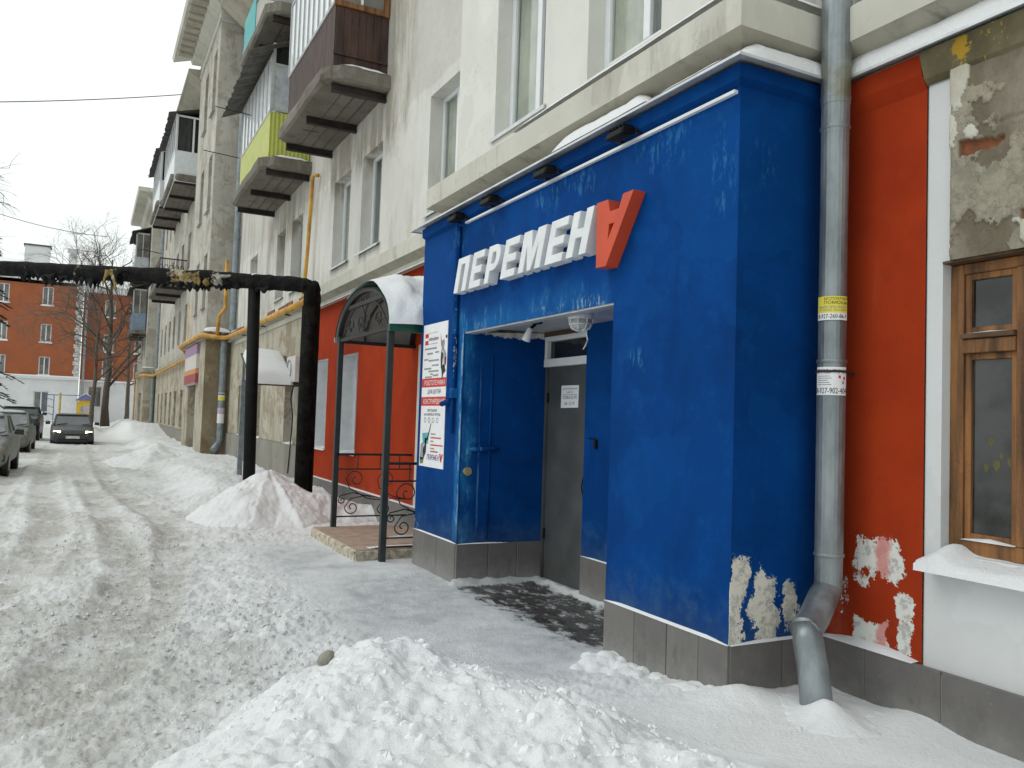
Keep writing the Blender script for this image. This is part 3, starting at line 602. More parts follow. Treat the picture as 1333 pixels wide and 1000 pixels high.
# plinth tiles, each a piece
plinth = MB()
plinth.box(XB - .005, XB + .05, YB0 + .012, OP[0] - .01, -.3, ZT - .012); plinth.box(XB - .005, XB + .05, OP[1] + .01, YB1 - .02, -.3, ZT - .012)
plinth.box(XB + .012, XM - .03, YB0 - .005, YB0 + .05, -.3, ZT - .012); plinth.box(XM - .056, XM + .02, -6, YB0 - .006, -.3, ZT - .012)
plinth.box(XM - .056, XM + .02, YB1 + .05, 16.69, -.3, ZT - .012); plinth.box(XB + .05, XM - .05, YB1 - .05, YB1 - .02, -.3, ZT - .012)
plinth = plinth.build('plinth', M_GROUT, house)
tz = .0028; rt_ = random.Random(3)
def tile_x(x, y0, y1, z0=-.3, z1=ZT, d=.012):
    j = rt_.uniform(-.002, .002); MB().box(x - d + j, x + .016, y0 + tz, y1 - tz, z0, z1 + rt_.uniform(-.002, .002)).build('tile', rt_.choice([M_TILE, M_TILE, M_TILE2]), plinth, bevel=.002)
def tile_y(y, x0, x1, z0=-.3, z1=ZT, d=.012, s=1):
    j = rt_.uniform(-.002, .002); ya, yb = sorted((y - s * d + j, y + s * .016)); MB().box(x0 + tz, x1 - tz, ya, yb, z0, z1 + rt_.uniform(-.002, .002)).build('tile', rt_.choice([M_TILE, M_TILE, M_TILE2]), plinth, bevel=.002)
for a, b in ((3.575, 3.83), (3.83, 4.13), (4.13, 4.47), (4.47, 4.83)): tile_x(XB, a, b)
for a, b in ((7.47, 7.95), (7.95, 8.3), (8.3, 8.645)): tile_x(XB, a, b)
tile_y(YB0, 3.30, 3.70); tile_y(YB0, 3.70, 4.06)
for a, b in ((3.25, 3.55), (2.78, 3.25), (2.3, 2.78), (1.83, 2.3), (1.36, 1.83), (.89, 1.36), (.42, .89), (-.05, .42)): tile_x(XM - .05, a, b)
y = 8.66
while y < 16.6: tile_x(XM - .05, y, min(y + .6, 16.69)); y += .6
tile_y(OP[1] - .018, 3.29, 3.64, s=1, d=.008); tile_y(OP[1] - .030, 3.64, 3.96, s=1, d=.008); tile_y(OP[1] - .044, 3.96, 4.24, s=1, d=.008)
tile_x(XD, 6.06, 6.495); tile_x(XD, 5.6, 6.06); tile_x(XD, 5.16, 5.6); tile_x(XD, 4.84, 5.16)
# snow lying on the plinth's top edge
def snow_line(path, w, h, parent, name='snow_strip', mat=None, wob=.4, seed=0, n=7):
    """a rounded strip of snow along a level path; w across (away from the wall, a vector), h thick"""
    rs_ = random.Random(seed); P = []
    for (a, b) in zip(path, path[1:]):
        a = Vector(a); b = Vector(b); k = max(2, int((b - a).length / .06))
        P += [a.lerp(b, i / k) for i in range(k)]
    P.append(Vector(path[-1])); w = Vector(w); m = MB(); ph = rs_.uniform(0, 9); prev = .6
    for i, p in enumerate(P):
        prev = .85 * prev + .15 * rs_.uniform(.2, 1.1); k = (1 - wob) + wob * prev
        e = min(1, (min(i, len(P) - 1 - i) + .3) / 3)
        for j in range(n):
            t = j / (n - 1); m.v.append(tuple(p + w * (t * (.75 + .25 * k)) + Vector((0, 0, h * k * e * math.sin(math.pi * (.5 + .5 * t)) ** .6 if t < 1 else 0))))
    for i in range(len(P) - 1):
        for j in range(n - 1): a = i * n + j; m.f.append((a, a + 1, a + n + 1, a + n))
    return m.build(name, mat or M_SNOW, parent, smooth=True)
snow_line([(XB, OP[0], ZT), (XB, YB0, ZT)], (-.016, 0, 0), .02, house, seed=1); snow_line([(XB, YB1, ZT), (XB, OP[1], ZT)], (-.016, 0, 0), .014, house, seed=2)
snow_line([(XB, YB0, ZT), (XM, YB0, ZT)], (0, -.016, 0), .018, house, seed=3); snow_line([(XB, OP[1] - .02, ZT), (3.85, OP[1] - .035, ZT)], (0, -.016, 0), .012, house, seed=4)
snow_line([(XM, YB0, ZT), (XM, 2.95, ZT)], (-.07, 0, 0), .035, house, seed=5); snow_line([(XM, 16.6, ZT), (XM, 8.7, ZT)], (-.065, 0, 0), .012, house, seed=6); snow_line([(XD, 6.49, ZT), (XD, 5.9, ZT)], (-.016, 0, 0), .012, house, seed=7)
# trim strip under the flashing
tr_ = MB().box(XB - .03, XB - .001, 3.60, 7.46, 3.618, 3.638).build('trim_strip', M_WHITE, house)
# --- ground floor: red walls
WR = [(13.68, 14.79, .98, 2.74), (15.68, 16.58, .98, 2.74)]; DR = (9.35, 10.62, -.2, 2.62)
mb = MB(); rv = MB(); wall_x(mb, XM, YB1, 16.69, ZT - .6, ZD, WR + [DR], .34, rv); mb.build('red_wall', M_RED, house)
mb = MB(); wall_x(mb, XM, 2.935, YB0, ZT - .5, ZD, []); mb.build('red_wall', M_RED, house)
for i in range(3): MB().add(rv.v[i * 16:i * 16 + 16], [tuple(q - i * 16 for q in f) for f in rv.f[i * 4:i * 4 + 4]]).build('reveal', M_REVEAL, house)
for w in WR:
    window_x(house, XM + .34, w[0], w[1], w[2], w[3], M_PVC, M_GLASSD, mull=((w[0] + w[1]) / 2,), sill=(XM - .04, w[2] + .01), sill_mat=M_WHITE)
    snow_line([(XM + .24, w[1], w[2] + .014), (XM + .24, w[0], w[2] + .014)], (-.26, 0, 0), .03, house, seed=int(w[0]))
d = MB().box(XM + .06, XM + .11, DR[0] + .05, DR[1] - .05, -.1, DR[3] - .05).build('door', simple('pale_grey_door', (.50, .49, .46), .5, var=.1), house)
MB().box(XM + .03, XM + .059, DR[0] + .2, DR[1] - .2, .2, 1.0).box(XM + .03, XM + .059, DR[0] + .2, DR[1] - .2, 1.15, 2.3).build('door_panel', simple('pale_grey_door_panel', (.55, .54, .51), .5, var=.1), d)
MB().box(XM - .012, XM + .10, DR[1] - .07, DR[1] + .12, -.1, DR[3] + .05).box(XM - .012, XM + .10, DR[0] - .1, DR[0] + .05, -.1, DR[3] + .05).box(XM - .012, XM + .10, DR[0] + .05, DR[1] - .07, DR[3] - .05, DR[3] + .05).build('door_frame', simple('off_white_frame', (.62, .60, .56), .5, var=.1), d)
# --- ground floor: right end, white patch, wooden window and flaking plaster
WW = (1.35, 2.84, 1.02, 2.585)
mb = MB(); rv = MB(); wall_x(mb, XM + .012, -6, 2.935, ZT - .5, 2.59, [WW], .14, rv); mb.quad((XM + .012, 2.80, 2.59), (XM + .012, 2.80, ZD), (XM + .012, 2.935, ZD), (XM + .012, 2.935, 2.59))
mb.build('white_wall', M_WHITEW, house); rv.build('reveal', M_WHITEW, house)
def m_oldplaster():
    t = NT('flaking_old_plaster'); k = t.attr('layer'); s = t.noise(2.2, 7, .7, stretch=(1, 1, .5)); f = t.noise(11, 7, .75)
    deep = t.mix(t.mr(s, .4, .62), (.165, .138, .10), (.27, .24, .185)); mid = t.mix(t.mr(f, .4, .65), (.25, .23, .18), (.37, .335, .26)); top = t.mix(t.mr(s, .4, .65), (.57, .55, .48), (.46, .41, .31))
    vs_ = t.noise(4, 6, .7, stretch=(1, 1, .14))
    c = t.mix(t.mr(k, .30, .36), deep, mid); c = t.mix(t.mr(k, .63, .69), c, top)
    c = t.mix(t.mul(t.mr(vs_, .50, .66), .55), c, (.20, .17, .125)); c = t.mix(t.mul(t.mr(f, .60, .68), .45), c, (.15, .125, .09)); c = t.mix(t.mul(t.mr(t.ma('ABSOLUTE', t.ma('SUBTRACT', t.noise(3, 7, .65, dist=.4), .5)), .0, .006, 1, 0), .7), c, (.09, .075, .055)); c = t.mix(t.attr('brick'), c, t.mix(t.mr(f, .4, .6), (.25, .095, .045), (.18, .08, .045)))
    t.bump(t.addm(t.noise(60, 4, .7), f), .5, .012); return t.done(c, .9, 0, .1)
M_OLDP = m_oldplaster()
def old_plaster():
    ys = np.arange(-1.0, 2.80, .010); zs = np.arange(2.59, 3.785, .010); Yg, Zg = np.meshgrid(ys, zs, indexing='ij'); y = Yg.ravel(); z = Zg.ravel()
    b = fbm(y * 1.7 + 3, z * 1.4, 6, 70, .58); c = fbm(y * 3.1, z * 2.4 + 5, 6, 71, .6)
    lay = np.where(b > .525, 1.0, np.where(c > .47, .5, 0.0)); lay = np.where((z < 2.72 + .05 * c) & (b > .43), 1, lay)
    br = ((np.abs(z - (3.17 + .05 * (2.7 - y) * 2 + .16 * (c - .5))) < .012 + .14 * np.clip(y - 2.5, 0, .25)) & (y > 2.5) & (y < 2.74)) | ((np.abs(y - 2.38) < .03) & (np.abs(z - 2.76) < .025))
    lay = np.where(br, 0, lay)
    groove = np.exp(-((z - 3.27) / .012) ** 2) * (y < 2.58)
    x = XM - .012 - .018 * lay + .022 * br + .012 * groove + (fbm(y * 9, z * 9, 4, 72) - .5) * .012
    x = np.where(ys[np.minimum((np.arange(len(y)) // len(zs)), len(ys) - 1)] > 2.785, XM + .01, x)
    o = np_mesh('flaking_plaster', np.stack([x, y, z], -1), len(ys), len(zs), M_OLDP, dict(layer=lay, brick=br.astype(float)))
    o.parent = house; o.matrix_parent_inverse = Matrix.Translation(-Vector(house.location)); return o
old_plaster()
MB().box(XM + .002, XM + .1, WW[0] - .1, WW[1] - .005, 2.578, 2.591).build('lintel_edge', M_DKWOOD, house)
wx = XM + .14
ww = MB()
ww.box(wx - .06, wx + .05, 2.765, WW[1], 1.02, 2.575); ww.box(wx - .06, wx + .05, WW[0], 1.42, 1.02, 2.575); ww.box(wx - .06, wx + .05, 1.42, 2.765, 2.52, 2.575); ww.box(wx - .06, wx + .05, 1.42, 2.765, 1.02, 1.10)
ww.box(wx - .065, wx + .05, 2.42, 2.48, 1.10, 2.52); ww.box(wx - .065, wx + .05, 1.9, 1.96, 1.10, 2.52)
ww = ww.build('wooden_window', M_WOOD, house, bevel=.004); ww['label'] = 'weathered orange-brown wooden window frame'
for a, b in ((2.48, 2.765), (1.96, 2.42), (1.42, 1.9)):
    MB().box(wx - .075, wx - .03, a, b, 2.09, 2.165).build('transom', M_WOOD, ww, bevel=.004); MB().box(wx - .09, wx - .03, a, b, 2.168, 2.195).build('ledge', M_DKWOOD, ww, bevel=.003)
    for z0, z1 in ((1.10, 2.09), (2.195, 2.52)):
        f = MB().box(wx - .045, wx - .01, a, a + .035, z0, z1).box(wx - .045, wx - .01, b - .035, b, z0, z1).box(wx - .045, wx - .01, a + .035, b - .035, z0, z0 + .035).box(wx - .045, wx - .01, a + .035, b - .035, z1 - .035, z1)
        f.build('sash', M_WOOD, ww, bevel=.003); MB().box(wx - .025, wx - .02, a + .035, b - .035, z0 + .035, z1 - .035).build('pane', M_GLASSR, ww)
    snow_line([(wx - .03, b, 2.196), (wx - .03, a, 2.196)], (-.055, 0, 0), .016, ww, 'snow_strip', seed=int(a * 10)); snow_line([(wx - .035, b, 1.10), (wx - .035, a, 1.10)], (-.04, 0, 0), .03, ww, 'snow_strip', seed=int(a * 11))
M_STICK = simple('yellow_sticker', (.10, .088, .03), .6)
for (yy, zz, sz) in ((2.63, 1.62, .016), (2.60, 1.50, .020), (2.655, 1.485, .015), (2.575, 1.55, .012), (2.53, 1.52, .016)):
    MB().prism([(wx - .0262, yy + sz * math.cos(t) * (1 + .4 * math.sin(3 * t)), zz + sz * 1.5 * math.sin(t)) for t in np.linspace(0, 6.28, 9)[:-1]], (.0006, 0, 0)).build('window_sticker', M_STICK, ww)
sl = MB().prism([(XM - .14, -3, .93), (XM - .14, -3, .965), (XM + .13, -3, 1.015), (XM + .13, -3, .95)], (0, 5.895, 0)).build('window_ledge', M_WHITE, house, bevel=.006)
def ledge_snow():
    ys = np.arange(-1, 2.90, .02); ts = np.linspace(0, 1, 12); m = MB()
    for yv in ys:
        hh = .004 + .045 * float(fbm(np.array([yv * 4.]), np.array([.3]), 5, 33)[0]) + .06 * math.exp(-((yv - 2.77) / .06) ** 2)
        e = min(1, (2.91 - yv) / .05)
        for t in ts: m.v.append((XM - .150 + .27 * t - (.012 * float(fbm(np.array([yv * 9.]), np.array([1.3]), 3, 47)[0]) if t < .2 else 0), yv, .93 + (0 if t == 0 else .035 + .05 * t + hh * e * math.sin(math.pi * (.12 + .7 * t)))))
    nt = len(ts)
    for i in range(len(ys) - 1):
        for j in range(nt - 1): a = i * nt + j; m.f.append((a, a + 1, a + nt + 1, a + nt))
    m.build('snow_cap', M_SNOW, house, smooth=True)
ledge_snow()

def m_yfas():
    t = NT('olive_plaster_with_yellow_flakes'); n = t.noise(3, 6, .65); c = t.mix(t.mr(n, .35, .65), (.11, .095, .055), (.19, .165, .095)); c = t.mix(t.mr(t.noise(8, 7, .7, dist=.4), .565, .58), c, (.46, .28, .035)); t.bump(t.noise(14, 5), .4, .01); return t.done(c, .85, 0, .15)
# --- cornice band with drip flashing, following the bay
def sweep(path, prof, name, mat, parent, smooth=False):
    """path: list of (wall x, y, outward dir) corners with mitred offsets; prof: (offset out, z)"""
    m = MB(); n = len(prof)
    for (x, y, ox, oy) in path:
        for (o, z) in prof: m.v.append((x + ox * o, y + oy * o, z))
    for i in range(len(path) - 1):
        for j in range(n - 1): a = i * n + j; m.f.append((a, a + 1, a + n + 1, a + n))
    for e in (0, (len(path) - 1) * n): m.f.append(tuple(range(e, e + n)))
    return m.build(name, mat, parent, smooth=smooth)
UB0, UB1 = 3.76, 8.27
def cpath(xf, xm, y0, y1, ya=-6, yb=27.2): return [(xm, ya, -1, 0), (xm, y0, -1, -1), (xf, y0, -1, -1), (xf, y1, -1, 1), (xm, y1, -1, 1), (xm, yb, -1, 0)]
sweep(cpath(3.42, XM + .03, 3.70, 8.20), [(.0, 3.79), (.05, 3.79), (.06, 3.90)], 'cornice_foot', M_CORN, house)
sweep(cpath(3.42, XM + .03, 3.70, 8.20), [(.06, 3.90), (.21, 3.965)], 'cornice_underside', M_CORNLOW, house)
sweep(cpath(3.42, XM + .03, 3.70, 8.20), [(.21, 3.965), (.215, 4.17), (.20, 4.185), (-.12, 4.25), (-.12, 3.8)], 'cornice', M_CORN, house)
sweep([(XM, -6, -1, 0), (XM, YB0, -1, -1), (XB, YB0, -1, -1), (XB, YB1, -1, 1), (XM, YB1, -1, 1), (XM, 16.69, -1, 0)], [(0, 3.801), (.13, 3.775), (.13, 3.765), (.138, 3.765), (.138, 3.782), (-.02, 3.822)], 'flashing', M_FLASH, house)
mb = MB().prism([(XM - .001, 2.937, 3.58), (XM - .05, 2.937, 3.66), (XM - .07, 2.937, 3.765), (XM - .001, 2.937, 3.765)], (0, YB0 - 2.94, 0)); mb.build('red_fascia', M_RED, house)
sweep([(XM, -6, -1, 0), (XM, 2.935, -1, 0)], [(.0, 3.60), (.03, 3.63), (.08, 3.77), (0, 3.775)], 'yellow_stained_fascia', m_yfas(), house)
sweep([(XB, YB0, -1, -1), (XB, 8.6, -1, 0)], [(.0, 3.655), (.05, 3.68), (.05, 3.77)], 'blue_fascia', M_BLUE, house)
sweep([(XM, YB0 - .001, -1, -1), (XB, YB0 - .001, -1, -1)], [(.0, 3.66), (.05, 3.69), (.05, 3.77)], 'blue_fascia', M_BLUE, house)
snow_line([(XB - .0, 5.65, 3.80), (XB - .0, 4.35, 3.80)], (-.13, 0, 0), .17, house, 'snow_cap', seed=21, wob=.6); snow_line([(XB - .02, 4.3, 3.79), (XB - .02, 3.5, 3.79)], (-.12, 0, 0), .05, house, 'snow_cap', seed=24, wob=.5)
snow_line([(XB - .1, YB0, 3.785), (XM, YB0, 3.785)], (0, -.135, 0), .17, house, 'snow_cap', seed=22, wob=.4); snow_line([(XM, YB0, 3.78), (XM, 1.0, 3.78)], (-.14, 0, 0), .20, house, 'snow_cap', seed=23, wob=.5)
snow_line([(3.42, 6.4, 4.22), (3.42, 3.6, 4.22)], (-.21, 0, 0), .10, house, 'snow_cap', seed=26, wob=.5); snow_line([(3.42, 3.66, 4.22), (XM, 3.66, 4.22)], (0, -.19, 0), .10, house, 'snow_cap', seed=27, wob=.5)
snow_line([(XM + .01, 12, 3.79), (XM + .01, 8.8, 3.79)], (-.13, 0, 0), .03, house, 'snow_cap', seed=28, wob=.8)

# --- upper walls of the near half
RF = 15.2
hb = [(6.33, 7.33, 4.47, 6.1), (4.62, 5.60, 4.47, 6.1)]; hb2 = [(a, b, c + 3.4, d + 3.4) for a, b, c, d in hb]
mb = MB(); wall_x(mb, XU, UB0, UB1, 4.2, RF, hb + hb2, .21); mb.quad((XU, UB0, 4.2), (XU + .9, UB0, 4.2), (XU + .9, UB0, RF), (XU, UB0, RF)); mb.quad((XU, UB1, 4.2), (XU, UB1, RF), (XU + .9, UB1, RF), (XU + .9, UB1, 4.2))
mb.build('upper_bay_wall', M_WALLB, house)
for w in hb + hb2:
    wi = window_x(house, XU + .21, w[0], w[1], w[2] + .08, w[3], M_PVC, M_CLEAR, mull=(w[0] + .40 * (w[1] - w[0]),), fw_=.07, sill=(XU - .03, w[2] + .02) if w[0] > 6 else None, sill_mat=M_FLASH)
    curtain(XU + .245, w[0] + .40 * (w[1] - w[0]), w[1] - .03, w[2] + .05, w[3], wi, M_CURT, int(w[0] * 3)); MB().box(XU + .30, XU + .36, w[0] - .05, w[1] + .05, w[2] - .02, w[2] + .08).build('inner_sill', M_PVC, wi)
HW = [(9.60, 10.72), (12.84, 13.95), (14.68, 15.82), (18.5, 19.6), (20.35, 21.35), (24.1, 25.3)]
hm = [(a, b, 4.48, 6.22) for a, b in HW]; hm2 = [(a, b, 7.98, 9.7) for a, b in ((20.0, 21.0), (24.1, 25.3))]
mb = MB(); wall_x(mb, XM + .02, UB1, 28.5, 4.2, RF, hm + hm2, .24); mb.build('upper_wall', M_WALL, house); mb = MB(); wall_x(mb, XM + .02, -6, UB0, 4.2, RF, [(1.2, 2.3, 4.48, 6.2)], .24); mb.build('upper_wall', M_WALL, house)
for i, w in enumerate(hm + hm2):
    wi = window_x(house, XM + .26, w[0], w[1], w[2] + .1, w[3], M_PVC if i < 3 else M_GREYF, M_CLEAR, mull=((w[0] + w[1]) / 2,), fw_=.06, sill=(XM - .05, w[2] + .01), sill_mat=M_FLASH)
    curtain(XM + .295, w[0], w[1] - .2 * (i % 2), w[2], w[3], wi, (M_CURT, M_CURT2)[i % 2], i)
window_x(house, XM + .26, 1.2, 2.3, 4.58, 6.2, M_PVC, M_GLASS, mull=(1.75,))

# --- ground floor beyond the red part
LW = [(17.25, 18.0, .05, 2.35), (18.55, 19.55, .95, 2.45), (22.6, 23.6, .95, 2.45), (25.3, 26.3, .95, 2.45)]
mb = MB(); wall_x(mb, XM + .01, 16.69, 28.4, .95, 3.92, [(a, b, max(c, .95), d) for a, b, c, d in LW], .24); mb.build('beige_wall', M_BEIGE, house)
mb = MB(); wall_x(mb, XM - .03, 16.69, 28.4, -.3, .95, [(17.25, 18.0, -.3, .95)], .28); mb.build('base_wall', m_stucco('grey_base_render', (.30, .285, .25), (.25, .235, .205), (.14, .125, .10), .6), house)
for w in LW[1:]:
    window_x(house, XM + .25, w[0], w[1], w[2], w[3], M_PVC, M_GLASSD, mull=((w[0] + w[1]) / 2,)); snow_line([(XM + .18, w[1], w[2]), (XM + .18, w[0], w[2])], (-.22, 0, 0), .05, house, seed=int(w[1]))
d = MB().box(XM + .18, XM + .22, 17.25, 18.0, -.2, 2.35).build('door', M_DOOR, house); MB().tube([(XM + .15, 17.36, 1.0), (XM + .12, 17.36, 1.02), (XM + .12, 17.36, 1.15), (XM + .15, 17.36, 1.17)], .012, 6).build('handle', M_BLACK, d)
def bricky(x, y0, y1, z0, z1, parent):
    """a worn course of bare bricks along the top of the old wall"""
    rs_ = random.Random(int(y0 * 7)); yv = y0; m = simple('bare_brick', (.23, .10, .06), .9, var=.5, scale=4)
    while yv < y1:
        w = rs_.uniform(.4, .9); 
        if rs_.random() < .8: MB().box(x - rs_.uniform(.02, .06), x + .02, yv, min(y1, yv + w) - .012, z0 + rs_.uniform(0, .1), z1 + rs_.uniform(-.02, .02)).build('brick', m, parent, bevel=.01)
        yv += w
ledge = MB().box(XM - .10, XM + .02, 16.69, 28.4, 3.92, 4.14).build('old_cornice', M_CORNLOW, house); bricky(XM - .10, 16.75, 28.3, 3.93, 4.12, ledge); bricky(XM - .16, 16.9, 28.3, 4.0, 4.15, ledge)
snow_line([(XM + .0, 28.2, 4.15), (XM + .0, 23, 4.15)], (-.14, 0, 0), .08, house, 'snow_cap', seed=41)

# --- second stairwell bay
Y2a, Y2b, X2 = 28.4, 34.6, 3.30
hd = [(30.6, 33.0, -.3, 2.65)]
mb = MB(); wall_x(mb, X2, Y2a, Y2b, -.3, 4.0, hd, .5); mb.build('bay_wall', M_BEIGE, house)
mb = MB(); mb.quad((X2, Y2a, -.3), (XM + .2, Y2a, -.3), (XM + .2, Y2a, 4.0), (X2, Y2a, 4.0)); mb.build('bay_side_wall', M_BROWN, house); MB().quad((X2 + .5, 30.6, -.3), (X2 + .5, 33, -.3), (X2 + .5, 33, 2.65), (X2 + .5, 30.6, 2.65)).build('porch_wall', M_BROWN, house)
d = MB().box(X2 + .4, X2 + .46, 30.9, 32.2, -.2, 2.5).build('door', simple('lilac_grey_door', (.32, .30, .33), .6, var=.3), house)
ledge = MB().box(X2 - .10, XM, Y2a - .10, Y2b + .1, 4.0, 4.28).build('old_cornice', M_CORNLOW, house)
for i in range(9): MB().box(X2 + i * .09 - .08, X2 + i * .09, Y2a - .13, Y2a - .08, 4.02 + .02 * (i % 2), 4.2 + .03 * (i % 3)).build('brick', simple('bare_brick_dark', (.15, .075, .05), .9, var=.5), ledge, bevel=.008) if i else None
def bump_cap(x0, x1, y0, y1, z, h, parent, name='snow_cap', seed=0):
    m = MB(); m.grid(lambda u, v: (x0 + (x1 - x0) * u, y0 + (y1 - y0) * v, z - .02 + (h * (.75 + .5 * random.random() * .3) * (math.sin(math.pi * min(max(u, 0), 1)) * math.sin(math.pi * v)) ** .35 if 0 < u < 1 and 0 < v < 1 else 0)), 14, 14)
    return m.build(name, M_SNOW, parent, smooth=True)
bump_cap(X2 - .08, XM, Y2a - .12, Y2a + .62, 4.28, .22, house)
h2 = [(29.6, 30.5, 12.1, 14.3), (31.9, 32.8, 12.1, 14.3), (29.6, 30.5, 8.6, 10.6), (31.9, 32.8, 8.6, 10.6), (29.6, 30.5, 5.2, 7.1), (31.9, 32.8, 5.2, 7.1)]
mb = MB(); wall_x(mb, X2 + .06, Y2a + .55, Y2b, 4.28, 15.6, h2, .2); mb.quad((X2 + .06, Y2a + .55, 4.28), (XM + .2, Y2a + .55, 4.28), (XM + .2, Y2a + .55, 15.6), (X2 + .06, Y2a + .55, 15.6)); mb.build('upper_bay_wall', M_WALLF, house)
for w in h2: window_x(house, X2 + .26, *w, M_GREYF, M_GLASSD, mull=((w[0] + w[1]) / 2,), sill=(X2 - .04, w[2] - .02))
sweep([(XM + .2, Y2a + .55, 0, -1), (X2 + .06, Y2a + .55, -1, -1), (X2 + .06, Y2b, -1, 1)], [(0, 14.95), (.06, 14.95), (.06, 15.03), (.02, 15.05), (.02, 15.5), (.35, 15.62), (.4, 15.8), (1.0, 15.82), (1.05, 16.0), (0, 16.05)], 'eave_cornice', M_CORN, house)
for i in range(10): MB().box(X2 - .85, X2 - .3, Y2a + .4 + i * .6, Y2a + .7 + i * .6, 15.7, 15.822).build('eave_bracket', M_CORNLOW, house)
# --- far half, third bay and eaves
X3, YE = 3.72, 66.5
hf = [(a, a + 1.1, .85, 2.55) for a in (36.5, 39.5, 42.5, 45.2, 47.9, 50.6, 53.3)]; hf2 = [(a, a + 1.1, z, z + 1.7) for a in (36.5, 39.5, 42.5, 45.2, 47.9, 50.6, 53.3) for z in (4.8, 8.1, 11.4)]
mb = MB(); wall_x(mb, X3, Y2b, YE, .75, 3.95, hf, .24); mb.build('beige_wall', M_BEIGE, house)
mb = MB(); wall_x(mb, X3 - .04, Y2b, YE, -.3, .75); mb.build('base_wall', simple('grey_base', (.27, .255, .22), .9, var=.3), house)
mb = MB(); wall_x(mb, X3 + .02, Y2b, YE, 3.95, RF, hf2, .24); mb.build('upper_wall', M_WALLF, house)
for w in hf + hf2: window_x(house, X3 + .25, *w, M_PVC, M_GLASSD, mull=((w[0] + w[1]) / 2,))
ledge = MB().box(X3 - .1, X3 + .02, Y2b, 57, 3.95, 4.18).build('old_cornice', M_CORNLOW, house)
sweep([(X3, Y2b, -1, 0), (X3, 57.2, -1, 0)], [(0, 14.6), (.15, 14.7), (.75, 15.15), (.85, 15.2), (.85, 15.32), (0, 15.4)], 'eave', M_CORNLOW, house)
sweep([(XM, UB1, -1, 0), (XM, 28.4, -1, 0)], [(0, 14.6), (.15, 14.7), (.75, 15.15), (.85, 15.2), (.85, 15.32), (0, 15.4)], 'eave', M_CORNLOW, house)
Y3, X3b = 57.0, 3.02
h3 = [(58.2, 59.2, 1.0, 2.6)]; h3u = [(58.4, 59.4, z, z + 1.7) for z in (5.0, 8.4, 11.8)] + [(61.4, 62.4, z, z + 1.7) for z in (5.0, 8.4, 11.8)]
mb = MB(); wall_x(mb, X3b, Y3, YE, -.3, 4.0, [(59.5, 62.5, -.3, 2.7)], .4); mb.quad((X3b, Y3, -.3), (X3 + .2, Y3, -.3), (X3 + .2, Y3, 4.0), (X3b, Y3, 4.0)); mb.quad((X3b + .4, 59.5, -.3), (X3b + .4, 62.5, -.3), (X3b + .4, 62.5, 2.7), (X3b + .4, 59.5, 2.7)); mb.build('bay_wall', M_BEIGE, house)
MB().box(X3b + .3, X3b + .39, 59.7, 62.3, -.3, 2.6).build('door', simple('slate_blue_door', (.09, .11, .14), .6, var=.2), house)
MB().box(X3b - .1, X3, Y3 - .1, YE, 4.0, 4.26).build('old_cornice', M_CORNLOW, house); bump_cap(X3b - .1, X3, Y3 - .1, Y3 + 3, 4.26, .2, house)
mb = MB(); wall_x(mb, X3b + .06, Y3 + .1, YE, 4.26, 15.3, h3u, .2); mb.quad((X3b + .06, Y3 + .1, 4.26), (X3 + .2, Y3 + .1, 4.26), (X3 + .2, Y3 + .1, 15.3), (X3b + .06, Y3 + .1, 15.3)); mb.build('upper_bay_wall', M_WALLF, house)
for w in h3u: window_x(house, X3b + .26, *w, M_GREYF, M_GLASSD, mull=((w[0] + w[1]) / 2,))
sweep([(X3 + .2, Y3 + .1, 0, -1), (X3b + .06, Y3 + .1, -1, -1), (X3b + .06, YE, -1, 1), (X3 + .2, YE, 0, 1)], [(0, 14.9), (.2, 15.0), (.35, 15.3), (.95, 15.4), (1.0, 15.65), (0, 15.75)], 'eave_cornice', M_CORN, house)
MB().quad((X3b, YE, -.3), (X3b, YE, 15.4), (12, YE, 15.4), (12, YE, -.3)).quad((XM + .2, -6, -.3), (12, -6, -.3), (12, -6, 15.4), (XM + .2, -6, 15.4)).build('gable_wall', M_WALL, house)
MB().quad((12, -6, -.3), (12, YE, -.3), (12, YE, 15.4), (12, -6, 15.4)).build('back_wall', M_WALL, house); MB().box(XB + .01, XM + .3, YB0 + .01, YB1 - .01, 3.78, 3.80).build('bay_ceiling', M_CONC, house)
rf = MB().quad((3.3, -6, 15.38), (3.3, YE + .5, 15.38), (9, YE + .5, 18.4), (9, -6, 18.4)).quad((9, -6, 18.4), (9, YE + .5, 18.4), (14.5, YE + .5, 15.4), (14.5, -6, 15.4)).build('roof', M_SNOW, house)

# --- the steel entrance door in the blue recess
dx = XD + .10
door = MB().box(dx, dx + .05, 6.53, 7.37, .05, 2.22).build('steel_door', M_DOOR, house, bevel=.004)
MB().box(dx - .02, dx + .03, 7.372, 7.415, -.02, 2.215).box(dx - .02, dx + .03, 6.502, 6.528, -.02, 2.215).build('door_frame', M_DOOR, door); MB().box(dx - .06, dx + .03, 6.505, 7.41, -.03, .045).build('threshold', M_FLASH, door)
for z in (.45, 1.85): MB().tube([(dx - .012, 7.362, z), (dx - .012, 7.362, z + .1)], .012, 8).build('hinge', M_BLACK, door)
MB().tube([(dx - .002, 6.60, 1.16), (dx - .03, 6.605, 1.13), (dx - .045, 6.61, 1.04), (dx - .03, 6.60, .95), (dx - .002, 6.58, .92)], .007, 6).build('handle', M_BLACK, door)
tw = window_x(house, dx + .03, 6.505, 7.41, 2.22, 2.535, M_WHITE, M_GLASSD, fw_=.05, dep=.07, name='transom_window'); MB().box(dx - .045, dx - .002, 6.507, 7.408, 2.222, 2.30).build('lower_rail', M_WHITE, tw)
